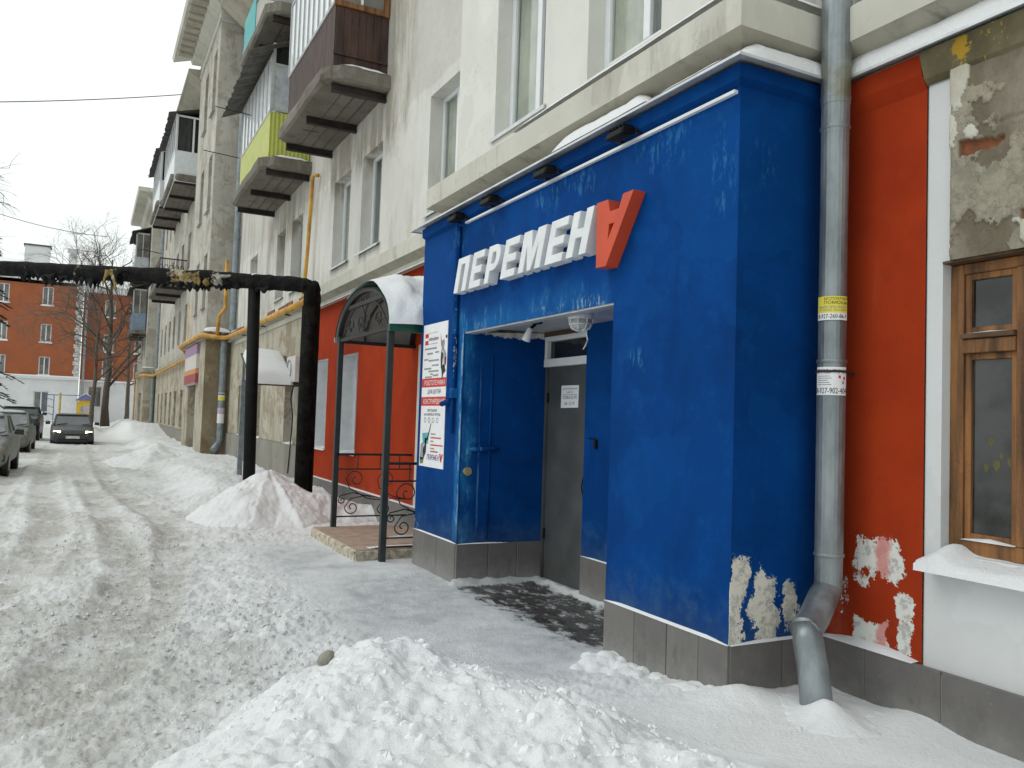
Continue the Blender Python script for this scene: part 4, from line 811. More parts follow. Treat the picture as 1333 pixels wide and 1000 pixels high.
# jamb details: painted-over bar, conduit seam and cut pipe end
MB().tube([(3.40, 7.44, 1.35), (3.43, 7.415, 1.35), (3.68, 7.41, 1.36), (3.72, 7.43, 1.36)], [.018, .024, .02, .01], 8).build('painted_bar', M_BLUE, house, smooth=True)
MB().tube([(3.62, 7.44, 2.3), (3.62, 7.437, 1.6), (3.615, 7.437, .45)], .012, 6).build('conduit', M_BLUE, house, smooth=True); MB().tube([(3.50, 7.445, 2.2), (3.50, 7.445, 1.4)], .007, 6).build('conduit', M_BLUE, house, smooth=True)
MB().tube([(3.385, 7.46, 1.13), (3.385, 7.425, 1.13)], .042, 9, jitter=.06).build('plaster_plug', simple('ochre_plug', (.33, .26, .13), .9, var=.3, scale=20), house)
MB().box(XD - .02, XD + .01, 6.27, 6.31, 1.42, 1.50).box(XD - .012, XD + .01, 6.30, 6.42, 1.505, 1.515).build('key_box', M_BLACK, house)
# thin blue stand-pipe on the left pier
MB().tube([(XB - .03, 7.62, 3.62), (XB - .03, 7.62, 1.95)], .032, 8).tube([(XB - .03, 7.62, 1.95), (XB - .03, 7.62, 1.5)], .022, 8).box(XB - .07, XB, 7.56, 7.68, 1.86, 1.96).tube([(XB - .05, 7.62, 1.83), (XB - .05, 7.85, 1.80)], .028, 8).build('painted_conduit', M_BLUE, house, smooth=False)

# ------------------------------------------------------------------ balconies (parts of the house; their pieces are sub-parts)
M_JOINT = simple('dark_joint', (.10, .09, .072), .9, var=.4)
def jag(poly, n, amp, rs_):
    out = []
    for (a, b) in zip(poly, poly[1:] + poly[:1]):
        for k in range(n): t = k / n; out.append((a[0] + (b[0] - a[0]) * t + (rs_.uniform(-amp, amp) if k else 0), a[1] + (b[1] - a[1]) * t + (rs_.uniform(-amp, amp) if k else 0)))
    return out
def slab(y0, y1, xo, xw, zb, label, beams=3, ch=.28, thick=.25, seed=0, snow=True):
    rs_ = random.Random(seed); poly = jag([(xw, y0), (xo + ch, y0), (xo, y0 + ch * 1.1), (xo, y1 - ch), (xo + ch, y1), (xw, y1)], 7, .014, rs_)
    m = MB(); n = len(poly)
    zz = [zb + .10, zb + .14, zb + .10 + thick * .6, zb + .10 + thick]; off = [.05, 0, rs_.uniform(-.01, .01), .01]
    cx, cy = (xo + xw) / 2, (y0 + y1) / 2
    for k, z in enumerate(zz):
        for (x, y) in poly:
            j = rs_.uniform(-.012, .012); m.v.append((x + (off[k] + j) * (1 if x < xw - .01 else 0), y + (off[k] + j) * (1 if y < cy else -1), z + (rs_.uniform(-.012, .012))))
    for k in range(3):
        for i in range(n): a = k * n + i; b = k * n + (i + 1) % n; m.f.append((a, b, b + n, a + n))
    m.f.append(tuple(range(n))[::-1]); m.f.append(tuple(range(3 * n, 4 * n)))
    o = m.build('balcony', M_CONC, house); o['label'] = label
    for k in range(beams):
        yy = y0 + .22 + (y1 - y0 - .44) * k / (beams - 1); MB().box(xo + .16, xw + .02, yy - .05, yy + .05, zb - .03, zb - .015).box(xo + .16, xw + .02, yy - .012, yy + .012, zb - .015, zb + .085).box(xo + .16, xw + .02, yy - .05, yy + .05, zb + .085, zb + .102).build('beam', M_STEEL, o)
    # boards and joints cast into the underside
    for k in range(1, 4):
        xx = xo + .2 + (xw - xo - .2) * k / 4; MB().box(xx - .008, xx + .008, y0 + .3, y1 - .3, zb + .088, zb + .108).build('joint_rib', M_JOINT, o)
    for k in range(beams - 1):
        for q in range(rs_.choice([1, 2, 2])):
            yy = y0 + rs_.uniform(-.05, .25) + .12 + (y1 - y0 - .44) * (k + (q + 1) / 4) / (beams - 1); xa = xo + .2 + rs_.uniform(0, .4); MB().box(xa, xa + rs_.uniform(.15, .4), yy - .007, yy + .007, zb + .09, zb + .108).build('joint_rib', M_JOINT, o)
    if snow: snow_line([(xo + .25, y0 + .17, zb + .35), (xw - .02, y0 + .17, zb + .35)], (0, -.17, 0), .10, o, 'snow_cap', seed=seed, wob=.5)
    return o
ZS = 6.85
# A: rusty planks, white glazing, wooden end window
A = slab(12.55, 16.35, 3.02, XM + .02, ZS, 'concrete balcony with rust-brown plank railing and white glazing', seed=1)
zr = ZS + .40; xr = 3.20; ya, yb = 12.78, 16.2
k = 0; yv = ya
while yv < yb: MB().box(xr, xr + .02 + .006 * (k % 2), yv, yv + .108, zr - .03 * (k % 3 == 0), zr + 1.02).build('plank', M_RUST, A); yv += .114; k += 1
xv = xr + .02
while xv < XM: MB().box(xv, min(xv + .118, XM), ya - .02, ya - .002 + .005 * (k % 2), zr - .02 * (k % 2), zr + 1.0).build('plank', M_RUST, A); xv += .124; k += 1
MB().box(xr - .02, XM, ya - .05, ya - .022, zr + .18, zr + .23).build('cross_rail', M_RUST, A); MB().box(xr - .03, XM, ya - .06, ya - .022, zr + .98, zr + 1.07).box(xr - .03, xr + .05, ya - .06, ya, zr + 1.07, zr + 2.3).box(XM - .09, XM, ya - .06, ya, zr + 1.07, zr + 2.3).box(xr + .05, XM - .09, ya - .05, ya, zr + 1.5, zr + 1.54).build('wooden_end_frame', M_WOOD, A)
MB().box(xr + .05, XM - .09, ya - .025, ya - .02, zr + 1.07, zr + 2.3).build('pane', M_GLASS, A); MB().box(xr + .40, xr + .44, ya - .05, ya - .026, zr + 1.08, zr + 1.5).build('mullion', M_PVC, A)
def glaze_front(o, x, y0, y1, z0, z1, n, fm=M_PVC, pm=None, wd=.04):
    pm = pm or M_GLASSW; fr = MB().box(x - .02, x + .03, y0, y1, z0 - .03, z0 + .03).box(x - .02, x + .03, y0, y1, z1 - .03, z1 + .03); w = (y1 - y0) / n
    for k in range(n + 1): yy = y0 + k * w; fr.box(x - .024, x + .034, yy - wd / 2, yy + wd / 2, z0 + .03, z1 - .03)
    fr.build('glazing_frame', fm, o)
    for k in range(n): MB().box(x + .0, x + .006, y0 + k * w + wd / 2, y0 + (k + 1) * w - wd / 2, z0 + .03, z1 - .03).build('pane', pm, o)
glaze_front(A, xr, ya, yb, zr + 1.06, zr + 2.5, 9, fm=M_GREYF)
# B: lime sheet, glazing, slate lean-to roof
B = slab(17.85, 22.1, 3.0, XM + .02, ZS, 'concrete balcony with lime-yellow sheet railing under a dark slate roof', seed=2)
yb0, yb1 = 18.05, 21.95; m = MB(); nn = 20
for i in range(nn * 2 + 1):
    xx = xr + (XM - xr) * i / (nn * 2); yy = yb0 + (.018 if i % 4 in (1, 2) else 0); m.v += [(xx, yy, zr - .02), (xx, yy, zr + .98)]
for i in range(nn * 2): m.f.append((2 * i, 2 * i + 2, 2 * i + 3, 2 * i + 1))
m.build('railing_sheet', M_LIME, B)
for k in range(4): MB().box(xr - .01, xr + .012, yb0 + k * .975 + .003, yb0 + (k + 1) * .975 - .003, zr - .05, zr + .98).build('railing_sheet', M_LIME, B)
glaze_front(B, xr, yb0, yb1, zr + 1.0, zr + 2.25, 8, fm=M_GREYF)
MB().box(xr, XM, yb0 - .01, yb0 + .02, zr + 1.0, zr + 1.05).box(xr, xr + .06, yb0 - .012, yb0 + .03, zr + 1.05, zr + 2.5).box(xr + .06, XM, yb0 - .01, yb0 + .02, zr + 2.0, zr + 2.06).build('end_frame', M_GREYF, B); MB().box(xr + .06, XM, yb0, yb0 + .008, zr + 1.05, zr + 2.0).build('end_panel', M_PANEL, B); MB().box(xr + .06, XM, yb0, yb0 + .008, zr + 2.06, zr + 2.5).build('pane', M_GLASSD, B)
def slate(o, y0, y1, xo, zo, xw, zw, mat=M_SLATE, n=40, name='roof_sheet', amp=.025):
    m = MB()
    for i in range(n + 1):
        t = i / n; yy = y0 + (y1 - y0) * t; dz = amp * math.sin(i * math.pi / 2 * 1.0)
        j = random.uniform(-.03, .03); m.v += [(xo + j, yy, zo + dz), (xw, yy, zw + dz)]
    for i in range(n): m.f.append((2 * i, 2 * i + 2, 2 * i + 3, 2 * i + 1))
    r = m.build(name, mat, o); s = r.modifiers.new('thick', 'SOLIDIFY'); s.thickness = .012; return r
slate(B, 17.8, 22.5, 2.72, zr + 2.15, XM, zr + 2.75)
# balcony above B, seen from below at the top of the picture
B2 = slab(17.6, 21.3, 2.95, XM + .02, 10.15, 'dark crumbling balcony slab with a teal sheet, above the lime one', seed=3, snow=False)
MB().box(3.02, 3.04, 19.6, 21.2, 10.45, 11.5).build('railing_sheet', M_TEAL, B2); MB().box(3.02, XM, 17.7, 17.72, 10.5, 11.5).build('railing_sheet', M_PANEL, B2)
A2 = slab(12.55, 16.3, 3.02, XM + .02, 10.2, 'bare concrete balcony slab above the rust-brown one', seed=9, snow=False)
MB().box(3.1, 3.12, 12.7, 16.2, 10.55, 11.55).build('railing_sheet', M_PANEL, A2); MB().box(3.12, XM, 12.7, 12.72, 10.55, 11.55).build('railing_sheet', M_PANEL, A2)
# clothes-line rods
for (x0, x1, yy, z) in ((2.35, 3.2, 20.6, 8.95), (2.3, 3.2, 22.3, 8.35)): MB().tube([(x0, yy, z + .05), (x1, yy, z)], .012, 5).build('clothes_rod', M_STEEL, B)
# far balconies between the second and third bays
def enclosed(y0, y1, xo, zb, label, panel, seed, glass=True, z1=2.5, rail=None):
    o = slab(y0, y1, xo, X3 + .02, zb, label, seed=seed, snow=False); z0 = zb + .36; xx = xo + .12
    rm = rail or panel; MB().box(xx, xx + .03, y0 + .15, y1 - .15, z0 - .3, z0 + 1.0).build('railing_panel', rm, o); MB().box(xx + .03, X3, y0 + .15, y0 + .18, z0 - .3, z0 + 1.0).build('railing_panel', rm, o)
    if glass:
        glaze_front(o, xx, y0 + .15, y1 - .15, z0 + 1.0, z0 + z1, 6, pm=M_GLASSD, wd=.08); w = X3 - xx
        MB().box(xx, X3, y0 + .14, y0 + .19, z0 + z1 - .08, z0 + z1).box(xx, xx + .08, y0 + .14, y0 + .19, z0 + 1.0, z0 + z1 - .08).box(xx + w * .6, xx + w * .6 + .08, y0 + .14, y0 + .19, z0 + 1.0, z0 + z1 - .08).build('end_frame', M_PVC, o)
        MB().box(xx + .08, X3, y0 + .16, y0 + .17, z0 + 1.0, z0 + z1 - .08).build('pane', M_GLASSD, o); slate(o, y0 - .1, y1 + .2, xx - .3, z0 + z1 - .05, X3, z0 + z1 + .35)
    return o
enclosed(36.0, 41.6, 2.52, 11.05, 'white panelled balcony enclosure high beyond the second bay', M_WPANEL, 11)
enclosed(43.3, 48.8, 2.45, 11.6, 'far balcony with pale panels behind the white enclosed one', M_WPANEL, 12)
C3 = slab(40.2, 46.2, 2.45, X3 + .02, 7.2, 'open balcony with dark ornamental iron railing above the black pipe', seed=13, snow=False)
rl = MB().box(2.55, 2.58, 40.4, 46, 8.55, 8.6).box(2.55, 2.58, 40.4, 46, 7.6, 7.65).box(2.55, X3, 40.4, 40.44, 8.55, 8.6).box(2.55, X3, 40.4, 40.44, 7.6, 7.65)
for i in range(12): rl.box(2.56 + i * .1, 2.575 + i * .1, 40.41, 40.43, 7.65, 8.55)
rl.build('railing', M_STEEL, C3)
for i in range(24): MB().box(2.545, 2.555, 40.45 + i * .232, 40.65 + i * .232, 7.62, 8.58).build('plank', M_RUST, C3)
for i in range(5): MB().tube([(2.62 + i * .22 + .09 * math.cos(t), 40.42, 8.1 + .2 * math.sin(t)) for t in np.linspace(0, 6.28, 13)], .014, 4).build('scroll', M_STEEL, C3)
for (yy, z) in ((40.3, 8.75), (42.5, 8.0)): MB().tube([(1.75, yy, z + .1), (2.6, yy, z)], .02, 5).build('clothes_rod', M_STEEL, C3)
def bay_balcony(zb, label, panel, seed):
    o = slab(58.2, 63.0, 2.1, X3b + .06, zb, label, seed=seed, snow=False); z0 = zb + .36
    MB().box(2.2, 2.24, 58.4, 62.8, z0 - .2, z0 + 1.1).build('railing_panel', panel, o); MB().box(2.24, X3b, 58.4, 58.44, z0 - .2, z0 + 1.1).build('railing_panel', panel, o)
    MB().box(2.2, 2.28, 58.38, 58.46, z0 + 1.1, z0 + 2.7).box(2.2, X3b, 58.38, 58.46, z0 + 2.6, z0 + 2.7).box(2.6, 2.66, 58.38, 58.46, z0 + 1.1, z0 + 2.6).build('end_frame', M_GREYF, o); MB().box(2.28, X3b, 58.41, 58.43, z0 + 1.1, z0 + 2.6).build('pane', M_GLASS, o)
    MB().box(2.2, 2.23, 58.46, 62.8, z0 + 1.1, z0 + 2.6).build('pane', M_GLASSD, o); slate(o, 58.1, 63.2, 1.95, z0 + 2.7, X3b + .06, z0 + 3.1)
bay_balcony(10.1, 'upper glazed balcony with pale panels on the farthest bay', M_PANEL, 14); bay_balcony(6.4, 'lower glazed balcony with blue-grey panels on the farthest bay', M_BLUEP, 15)

# ------------------------------------------------------------------ letters of the sign
LX0, LX1 = 3.195, 3.298
def letter(name, polys, y0, w, z0, hgt, mat, parent, shear=.33, holes=()):
    bm = bmesh.new()
    def P(p): u = p[0] * w + shear * p[1] * hgt; return (LX0, y0 - u, z0 + p[1] * hgt)
    for poly in polys:
        vs = [bm.verts.new(P(p)) for p in poly]; f = bm.faces.new(vs)
    bmesh.ops.remove_doubles(bm, verts=bm.verts, dist=1e-4)
    r = bmesh.ops.extrude_face_region(bm, geom=bm.faces[:]); bmesh.ops.translate(bm, verts=[v for v in r['geom'] if isinstance(v, bmesh.types.BMVert)], vec=(LX1 - LX0, 0, 0))
    bmesh.ops.recalc_face_normals(bm, faces=bm.faces); me = bpy.data.meshes.new(name); bm.to_mesh(me); bm.free(); me.materials.append(mat)
    o = bpy.data.objects.new(name, me); b = o.modifiers.new('bevel', 'BEVEL'); b.width = .004; b.segments = 2; b.limit_method = 'ANGLE'; return link(o, parent)
s = .34; t_ = .2
def L_PE(): return [[(0, 0), (s, 0), (s, 1 - t_), (0, 1 - t_)], [(0, 1 - t_), (s, 1 - t_), (1 - s, 1 - t_), (1, 1 - t_), (1, 1), (0, 1)], [(1 - s, 0), (1, 0), (1, 1 - t_), (1 - s, 1 - t_)]]
def L_E():
    a, b = .4, .6
    return [[(0, 0), (s, 0), (s, t_), (0, t_)], [(s, 0), (1, 0), (1, t_), (s, t_)], [(0, t_), (s, t_), (s, a), (0, a)], [(0, a), (s, a), (s, b), (0, b)], [(s, a), (.92, a), (.92, b), (s, b)], [(0, b), (s, b), (s, 1 - t_), (0, 1 - t_)], [(0, 1 - t_), (s, 1 - t_), (s, 1), (0, 1)], [(s, 1 - t_), (1, 1 - t_), (1, 1), (s, 1)]]
def L_EN():
    a, b = .4, .6
    return [[(0, 0), (s, 0), (s, a), (0, a)], [(0, a), (s, a), (s, b), (0, b)], [(0, b), (s, b), (s, 1), (0, 1)], [(s, a), (1 - s, a), (1 - s, b), (s, b)], [(1 - s, 0), (1, 0), (1, a), (1 - s, a)], [(1 - s, a), (1, a), (1, b), (1 - s, b)], [(1 - s, b), (1, b), (1, 1), (1 - s, 1)]]
def L_ER():
    cz = .66; ro = .34; ri = .15; out = [[(0, 0), (s, 0), (s, cz - ro), (s, cz - ri), (s, cz + ri), (s, 1), (0, 1)]]
    cx = .58; n = 8; O = [(s, 1)] + [(cx + .42 * math.sin(k * math.pi / n), cz + ro * math.cos(k * math.pi / n)) for k in range(n + 1)] + [(s, cz - ro)]
    I = [(s, cz + ri)] + [(cx + .10 * math.sin(k * math.pi / n), cz + ri * math.cos(k * math.pi / n)) for k in range(n + 1)] + [(s, cz - ri)]
    for k in range(len(O) - 1): out.append([O[k], O[k + 1], I[k + 1], I[k]])
    return out
def L_EM():
    e = .24
    return [[(0, 0), (e, 0), (e, .62), (e, 1), (0, 1)], [(e, 1), (e, .62), (.42, 0), (.5, 0), (.5, .5), (.36, 1)], [(.5, 0), (.58, 0), (1 - e, .62), (1 - e, 1), (.64, 1), (.5, .5)], [(1 - e, 0), (1, 0), (1, 1), (1 - e, 1), (1 - e, .62)]]
sign = thing('letter_sign', (3.298, 6.0, 2.9), 'thick white Cyrillic letters with a red upside-down A on the blue wall', 'sign')
for nm, fn, y0, w in (('letter_p', L_PE, 7.52, .28), ('letter_e', L_E, 7.16, .25), ('letter_r', L_ER, 6.82, .26), ('letter_e', L_E, 6.48, .265), ('letter_m', L_EM, 6.14, .38), ('letter_e', L_E, 5.68, .265), ('letter_n', L_EN, 5.35, .28)):
    letter(nm, fn(), y0, w, 2.905, .335, M_LETTER, sign)
# inverted A: two legs meeting at the foot, a bar near the top
def PA(y, z): return (y, z)
Apts = [[(4.915, 2.77), (4.79, 2.765), (4.775, 2.95), (4.765, 3.06), (4.755, 3.15), (4.78, 3.24), (4.925, 3.245)], [(4.79, 2.765), (4.475, 3.24), (4.60, 3.24), (4.645, 3.15), (4.70, 3.06), (4.775, 2.95)], [(4.755, 3.15), (4.765, 3.06), (4.70, 3.06), (4.645, 3.15)]]
w = 1.0
letter('letter_a', [[((0 - p[0]), (p[1] - 2.765) / .48) for p in q] for q in Apts], 0.0, 1.0, 2.765, .48, M_LETRED, sign, shear=0)
snow_line([(LX1, 4.60, 3.245), (LX1, 4.50, 3.245)], (-.1, 0, 0), .02, sign, 'snow_strip', seed=51); snow_line([(LX1, 4.9, 3.245), (LX1, 4.80, 3.245)], (-.1, 0, 0), .015, sign, 'snow_strip', seed=52); snow_line([(LX1, 4.75, 3.152), (LX1, 4.66, 3.152)], (-.1, 0, 0), .015, sign, 'snow_strip', seed=53)
# floodlights over the sign
for (yy, lb) in ((7.50, 'small black floodlight above the first sign letter'), (6.73, 'small black floodlight second from the left above the sign'), (5.70, 'small black floodlight above the sign letter M'), (4.64, 'small black floodlight above the red inverted letter')):
    f = thing('floodlight', (3.25, yy, 3.66), lb, 'floodlight', 'floodlights above the sign')
    MB().prism([(3.12, yy - .10, 3.63), (3.24, yy - .10, 3.645), (3.25, yy - .10, 3.70), (3.14, yy - .10, 3.69)], (0, .20, 0)).build('housing', M_BLACK, f, bevel=.01); MB().box(3.24, 3.30, yy - .12, yy - .105, 3.65, 3.69).box(3.24, 3.30, yy + .105, yy + .12, 3.65, 3.69).build('bracket', M_IRON, f)
    for k in range(5): MB().box(3.15, 3.24, yy - .08 + k * .04, yy - .075 + k * .04, 3.695, 3.715).build('fin', M_BLACK, f)
# ------------------------------------------------------------------ poster on the left pier
po = thing('poster', (XB, 8.2, 1.12), 'tall white advertising poster with red bands on the blue left pier', 'poster'); px = XB - .006
PY0, PY1, PZ0, PZ1 = 8.55, 7.86, 1.12, 2.68
def PP(u, v, d=.0): return (px - .0012 - d, PY0 + (PY1 - PY0) * u, PZ0 + (PZ1 - PZ0) * v)
MB().prism([(px, PY0, PZ0), (px, PY1, PZ0), (px, PY1, PZ1), (px, PY0, PZ1)], (.005, 0, 0)).build('board', M_PAPER, po)
def prect(u0, u1, v0, v1, mat, nm='print_block', d=.0): MB().quad(PP(u0, v0, d), PP(u1, v0, d), PP(u1, v1, d), PP(u0, v1, d)).build(nm, mat, po)
def ptext(tx, u0, u1, v0, v1, mat, d=.0012): lettering(tx, lambda a, b: PP(u0 + (u1 - u0) * a, v0 + (v1 - v0) * b, d), mat, po)
prect(0, 1, .555, .617, M_INKR, 'red_band'); prect(0, 1, .425, .487, M_INKR, 'red_band')
ptext('РОБОТОТЕХНИКА', .12, .97, .568, .603, M_INKW); ptext('ДЛЯ ДЕТЕЙ', .27, .80, .505, .545, M_INK); ptext('КОНСТРУИРОВАНИЕ', .10, .97, .438, .473, M_INKW)
ptext('ПРИГЛАШАЕМ', .28, .68, .383, .402, M_INK); ptext('НА ЗАНЯТИЯ В ГРУППЫ', .14, .82, .355, .374, M_INK)
prect(.08, .22, .905, .935, M_INKR); prect(.08, .22, .855, .885, M_INKR); ptext('education', .24, .64, .882, .91, M_INK); prect(.23, .62, .935, .938, M_INKG); prect(.23, .62, .857, .861, M_INKG)
rp = random.Random(4)
for (u, v, w) in ((.08, .82, .5), (.18, .785, .25), (.52, .79, .18), (.06, .745, .18), (.26, .735, .42), (.4, .70, .30), (.08, .68, .3), (.26, .66, .45), (.12, .62, .3), (.45, .63, .24), (.35, .64, .1)):
    prect(u, min(.68, u + w), v, v + .012, M_INKG)
for i in range(4):
    uu = .2 + i * .17; MB().add([PP(uu + .05 * math.cos(t), .325 + .02 * math.sin(t), .0008) for t in np.linspace(0, 6.28, 9)[:-1]] + [PP(uu + .035 * math.cos(t), .325 + .014 * math.sin(t), .0008) for t in np.linspace(0, 6.28, 9)[:-1]], [(k, (k + 1) % 8, 8 + (k + 1) % 8, 8 + k) for k in range(8)]).build('print_ring', M_INKG, po)
def blob(pts, mat, nm='illustration'): MB().add([PP(u, v, .001) for u, v in pts], [tuple(range(len(pts)))]).build(nm, mat, po)
blob([(.72, .93), (.78, .86), (.80, .82), (.76, .84)], M_INKR); blob([(.78, .87), (.88, .875), (.9, .85), (.84, .80), (.78, .79)], M_INKG); blob([(.77, .80), (.85, .78), (.83, .70), (.78, .68), (.76, .74)], M_INK); blob([(.84, .83), (.97, .78), (.96, .70), (.90, .68), (.86, .76)], M_INKG); blob([(.78, .69), (.9, .71), (.97, .66), (.88, .64), (.83, .59), (.82, .65)], M_INK); blob([(.93, .75), (.98, .76), (.97, .70), (.94, .71)], M_INKR); blob([(.92, .90), (.99, .905), (.99, .88), (.93, .885)], M_INK)
blob([(.10, .23), (.38, .24), (.36, .16), (.14, .155)], M_INKT); blob([(.22, .20), (.30, .20), (.30, .165), (.22, .165)], M_INK); blob([(.05, .15), (.14, .17), (.20, .12), (.18, .05), (.03, .045)], M_INKG); blob([(.03, .06), (.2, .06), (.16, .02), (.05, .015)], simple('olive_ink', (.16, .20, .05), .7)); blob([(.16, .12), (.30, .20), (.28, .10), (.18, .05)], M_INK); blob([(.30, .19), (.46, .31), (.47, .30), (.34, .18)], M_INK)
for (v, w, mt) in ((.225, .2, M_INKG), (.20, .42, M_INKR), (.175, .12, M_INKG), (.15, .5, M_INKR), (.125, .16, M_INKG), (.105, .32, M_INKR)): prect(.46, .46 + w, v, v + .009, mt)
ptext('ПЕРЕМЕН', .34, .82, .052, .088, M_INKB); blob([(.84, .10), (.89, .10), (.905, .075), (.94, .10), (.985, .10), (.92, .045), (.885, .045)], M_INKR, 'printed_letter')

# ------------------------------------------------------------------ notice on the door, lamps under the soffit
no = thing('door_notice', (dx - .004, 6.95, 1.8), 'white paper notice taped on the grey steel door', 'notice'); nx = dx - .003
MB().prism([(nx, 7.11, 1.795), (nx, 6.78, 1.80), (nx, 6.775, 2.02), (nx, 7.105, 2.022)], (.002, 0, 0)).build('sheet', M_PAPER, no)
def NP(u, v): return (nx - .0012, 7.10 - .32 * u, 1.80 + .215 * v)
for tx, u0, u1, v0, v1, mt in (('ул.Симферопольская', .08, .92, .82, .92, M_INKB), ('дом 32', .34, .66, .67, .76, M_INKB), ('ПОДЪЕЗД №2', .08, .92, .38, .55, M_INKB), ('кв. 12-19', .2, .78, .12, .27, M_INKB)):
    lettering(tx, lambda a, b, u0=u0, u1=u1, v0=v0, v1=v1: NP(u0 + (u1 - u0) * a, v0 + (v1 - v0) * b), mt, no)
MB().quad(NP(.08, .60), NP(.92, .60), NP(.92, .615), NP(.08, .615)).build('rule', M_INKB, no)
lamp = thing('bulkhead_lamp', (3.56, 5.68, 2.5), 'round caged white lamp under the lintel of the blue entrance', 'lamp')
MB().tube([(3.56, 5.68, 2.555), (3.56, 5.68, 2.53), (3.56, 5.68, 2.50)], [.10, .11, .105], 20).build('base', M_WHITE, lamp); MB().tube([(3.56, 5.68, 2.499), (3.56, 5.68, 2.46), (3.56, 5.68, 2.43), (3.56, 5.68, 2.41)], [.088, .085, .07, .03], 20).build('diffuser', m_glass('frosted_lamp_glass', (.55, .56, .55), .3, .1), lamp, smooth=True)
for i in range(8):
    t = i * math.pi / 4; MB().tube([(3.56 + q * math.cos(t), 5.68 + q * math.sin(t), z) for q, z in ((.102, 2.505), (.094, 2.465), (.074, 2.425), (.02, 2.405))], .006, 5).build('cage_bar', M_WHITE, lamp)
MB().tube([(3.56 + .093 * math.cos(t), 5.68 + .093 * math.sin(t), 2.46) for t in np.linspace(0, 6.283, 19)], .006, 5, caps=False).build('cage_ring', M_WHITE, lamp)
MB().tube([(3.58, 5.63, 2.41), (3.60, 5.63, 2.33), (3.56, 5.60, 2.28), (3.54, 5.60, 2.25)], .006, 5).build('loose_wire', M_WHITE, lamp)
sp = thing('spotlight', (3.62, 6.62, 2.45), 'small white spotlight pointing down beside the door transom', 'lamp')
MB().tube([(3.60, 6.62, 2.515), (3.59, 6.64, 2.455), (3.58, 6.665, 2.40)], [.022, .034, .042], 12).build('head', M_WHITE, sp); MB().tube([(3.66, 6.60, 2.575), (3.63, 6.60, 2.54), (3.605, 6.615, 2.515)], .014, 6).build('bracket', M_BLACK, sp); MB().box(3.62, 3.69, 6.55, 6.64, 2.556, 2.58).build('foot', M_BLACK, sp)

# ------------------------------------------------------------------ galvanised downpipe in the corner of the blue bay, with its two stickers
dp = thing('downpipe', (3.88, 3.4, .3), 'galvanised downpipe with a kinked foot between the blue bay and red wall', 'downpipe', 'downpipes')
DXc, DYc = 3.885, 3.40
for (z0, z1, r0, r1) in ((.92, 2.06, .080, .082), (2.03, 3.46, .078, .080), (3.42, 3.64, .081, .083), (3.60, 3.95, .085, .087), (3.90, 4.30, .086, .088)):
    MB().tube([(DXc, DYc, z0), (DXc, DYc, z1)], [r0, r1], 22).build('pipe_section', M_GALV, dp, smooth=False, bevel=.002)
for z in (.93, 2.06, 3.46, 3.64): MB().tube([(DXc, DYc, z - .012), (DXc, DYc, z), (DXc, DYc, z + .012)], [.083, .0885, .083], 22, caps=False).build('collar', M_GALV, dp, smooth=True)
MB().tube([(DXc, DYc, .72), (DXc, DYc, .93)], .079, 22).build('pipe_section', M_GALV, dp)
MB().tube([(DXc + .02, DYc, .76), (3.84, 3.39, .70), (3.70, 3.33, .60), (3.60, 3.295, .545), (3.575, 3.285, .535)], [.07, .083, .084, .086, .086], 22).build('elbow', M_GALV, dp, smooth=True, bevel=0)
MB().tube([(3.60, 3.30, .58), (3.585, 3.27, .50), (3.57, 3.22, .36), (3.56, 3.19, .24), (3.555, 3.17, .10)], [.075, .082, .083, .085, .088], 22).build('spout', M_GALV, dp, smooth=True)
MB().tube([(DXc, DYc, 4.25), (DXc, DYc + .02, 4.34), (DXc + .08, DYc - .02, 4.45), (DXc + .2, DYc - .08, 4.62)], [.088, .09, .09, .09], 22).build('elbow', M_GALV, dp, smooth=True)
MB().tube([(DXc, DYc, 2.0), (XM + .02, DYc, 2.0)], .008, 6).build('bracket', M_STEEL, dp); MB().tube([(DXc + .087 * math.cos(t), DYc + .087 * math.sin(t), 2.0) for t in np.linspace(0, 6.283, 25)], .007, 5, caps=False).build('strap', M_STEEL, dp)
def spout_h(x, y):
    d = np.hypot((x - 3.49) / .15, (y - 3.04) / .16); d2 = np.hypot((x - 3.75) / .3, (y - 3.25) / .22); return .20 * np.exp(-d ** 2 * 1.0) + .10 * np.exp(-d2 ** 2) - .03 + .06 * (fbm(x * 5, y * 5, 4, 44) - .5) + .03 * (fbm(x * 16, y * 16, 3, 46) - .5)
heap('snow_pile', 3.1, 3.98, 2.4, 3.56, .014, spout_h, M_SNOW, 'smooth snow mound burying the foot of the downpipe')
def sticker(z0, z1, label, bands, texts, r=.0865):
    s_ = thing('sticker', (DXc, DYc - r, z0), label, 'sticker', 'stickers on the near downpipe')
    # the sticker's middle faces the street corner
    mid = math.atan2(-DYc, -DXc) ; half = 1.15
    def SP(u, v, d=0): t = mid - half + 2 * half * u; return (DXc + (r + d) * math.cos(t), DYc + (r + d) * math.sin(t), z0 + (z1 - z0) * v)
    for (v0, v1, mt) in bands: MB().grid(lambda a, b: SP(a, v0 + (v1 - v0) * b), 14, 1).build('paper_band', mt, s_, smooth=True)
    for (tx, u0, u1, v0, v1, mt) in texts: lettering(tx, lambda a, b: SP(u0 + (u1 - u0) * a, v0 + (v1 - v0) * b, .0014), mt, s_)
    return s_, SP
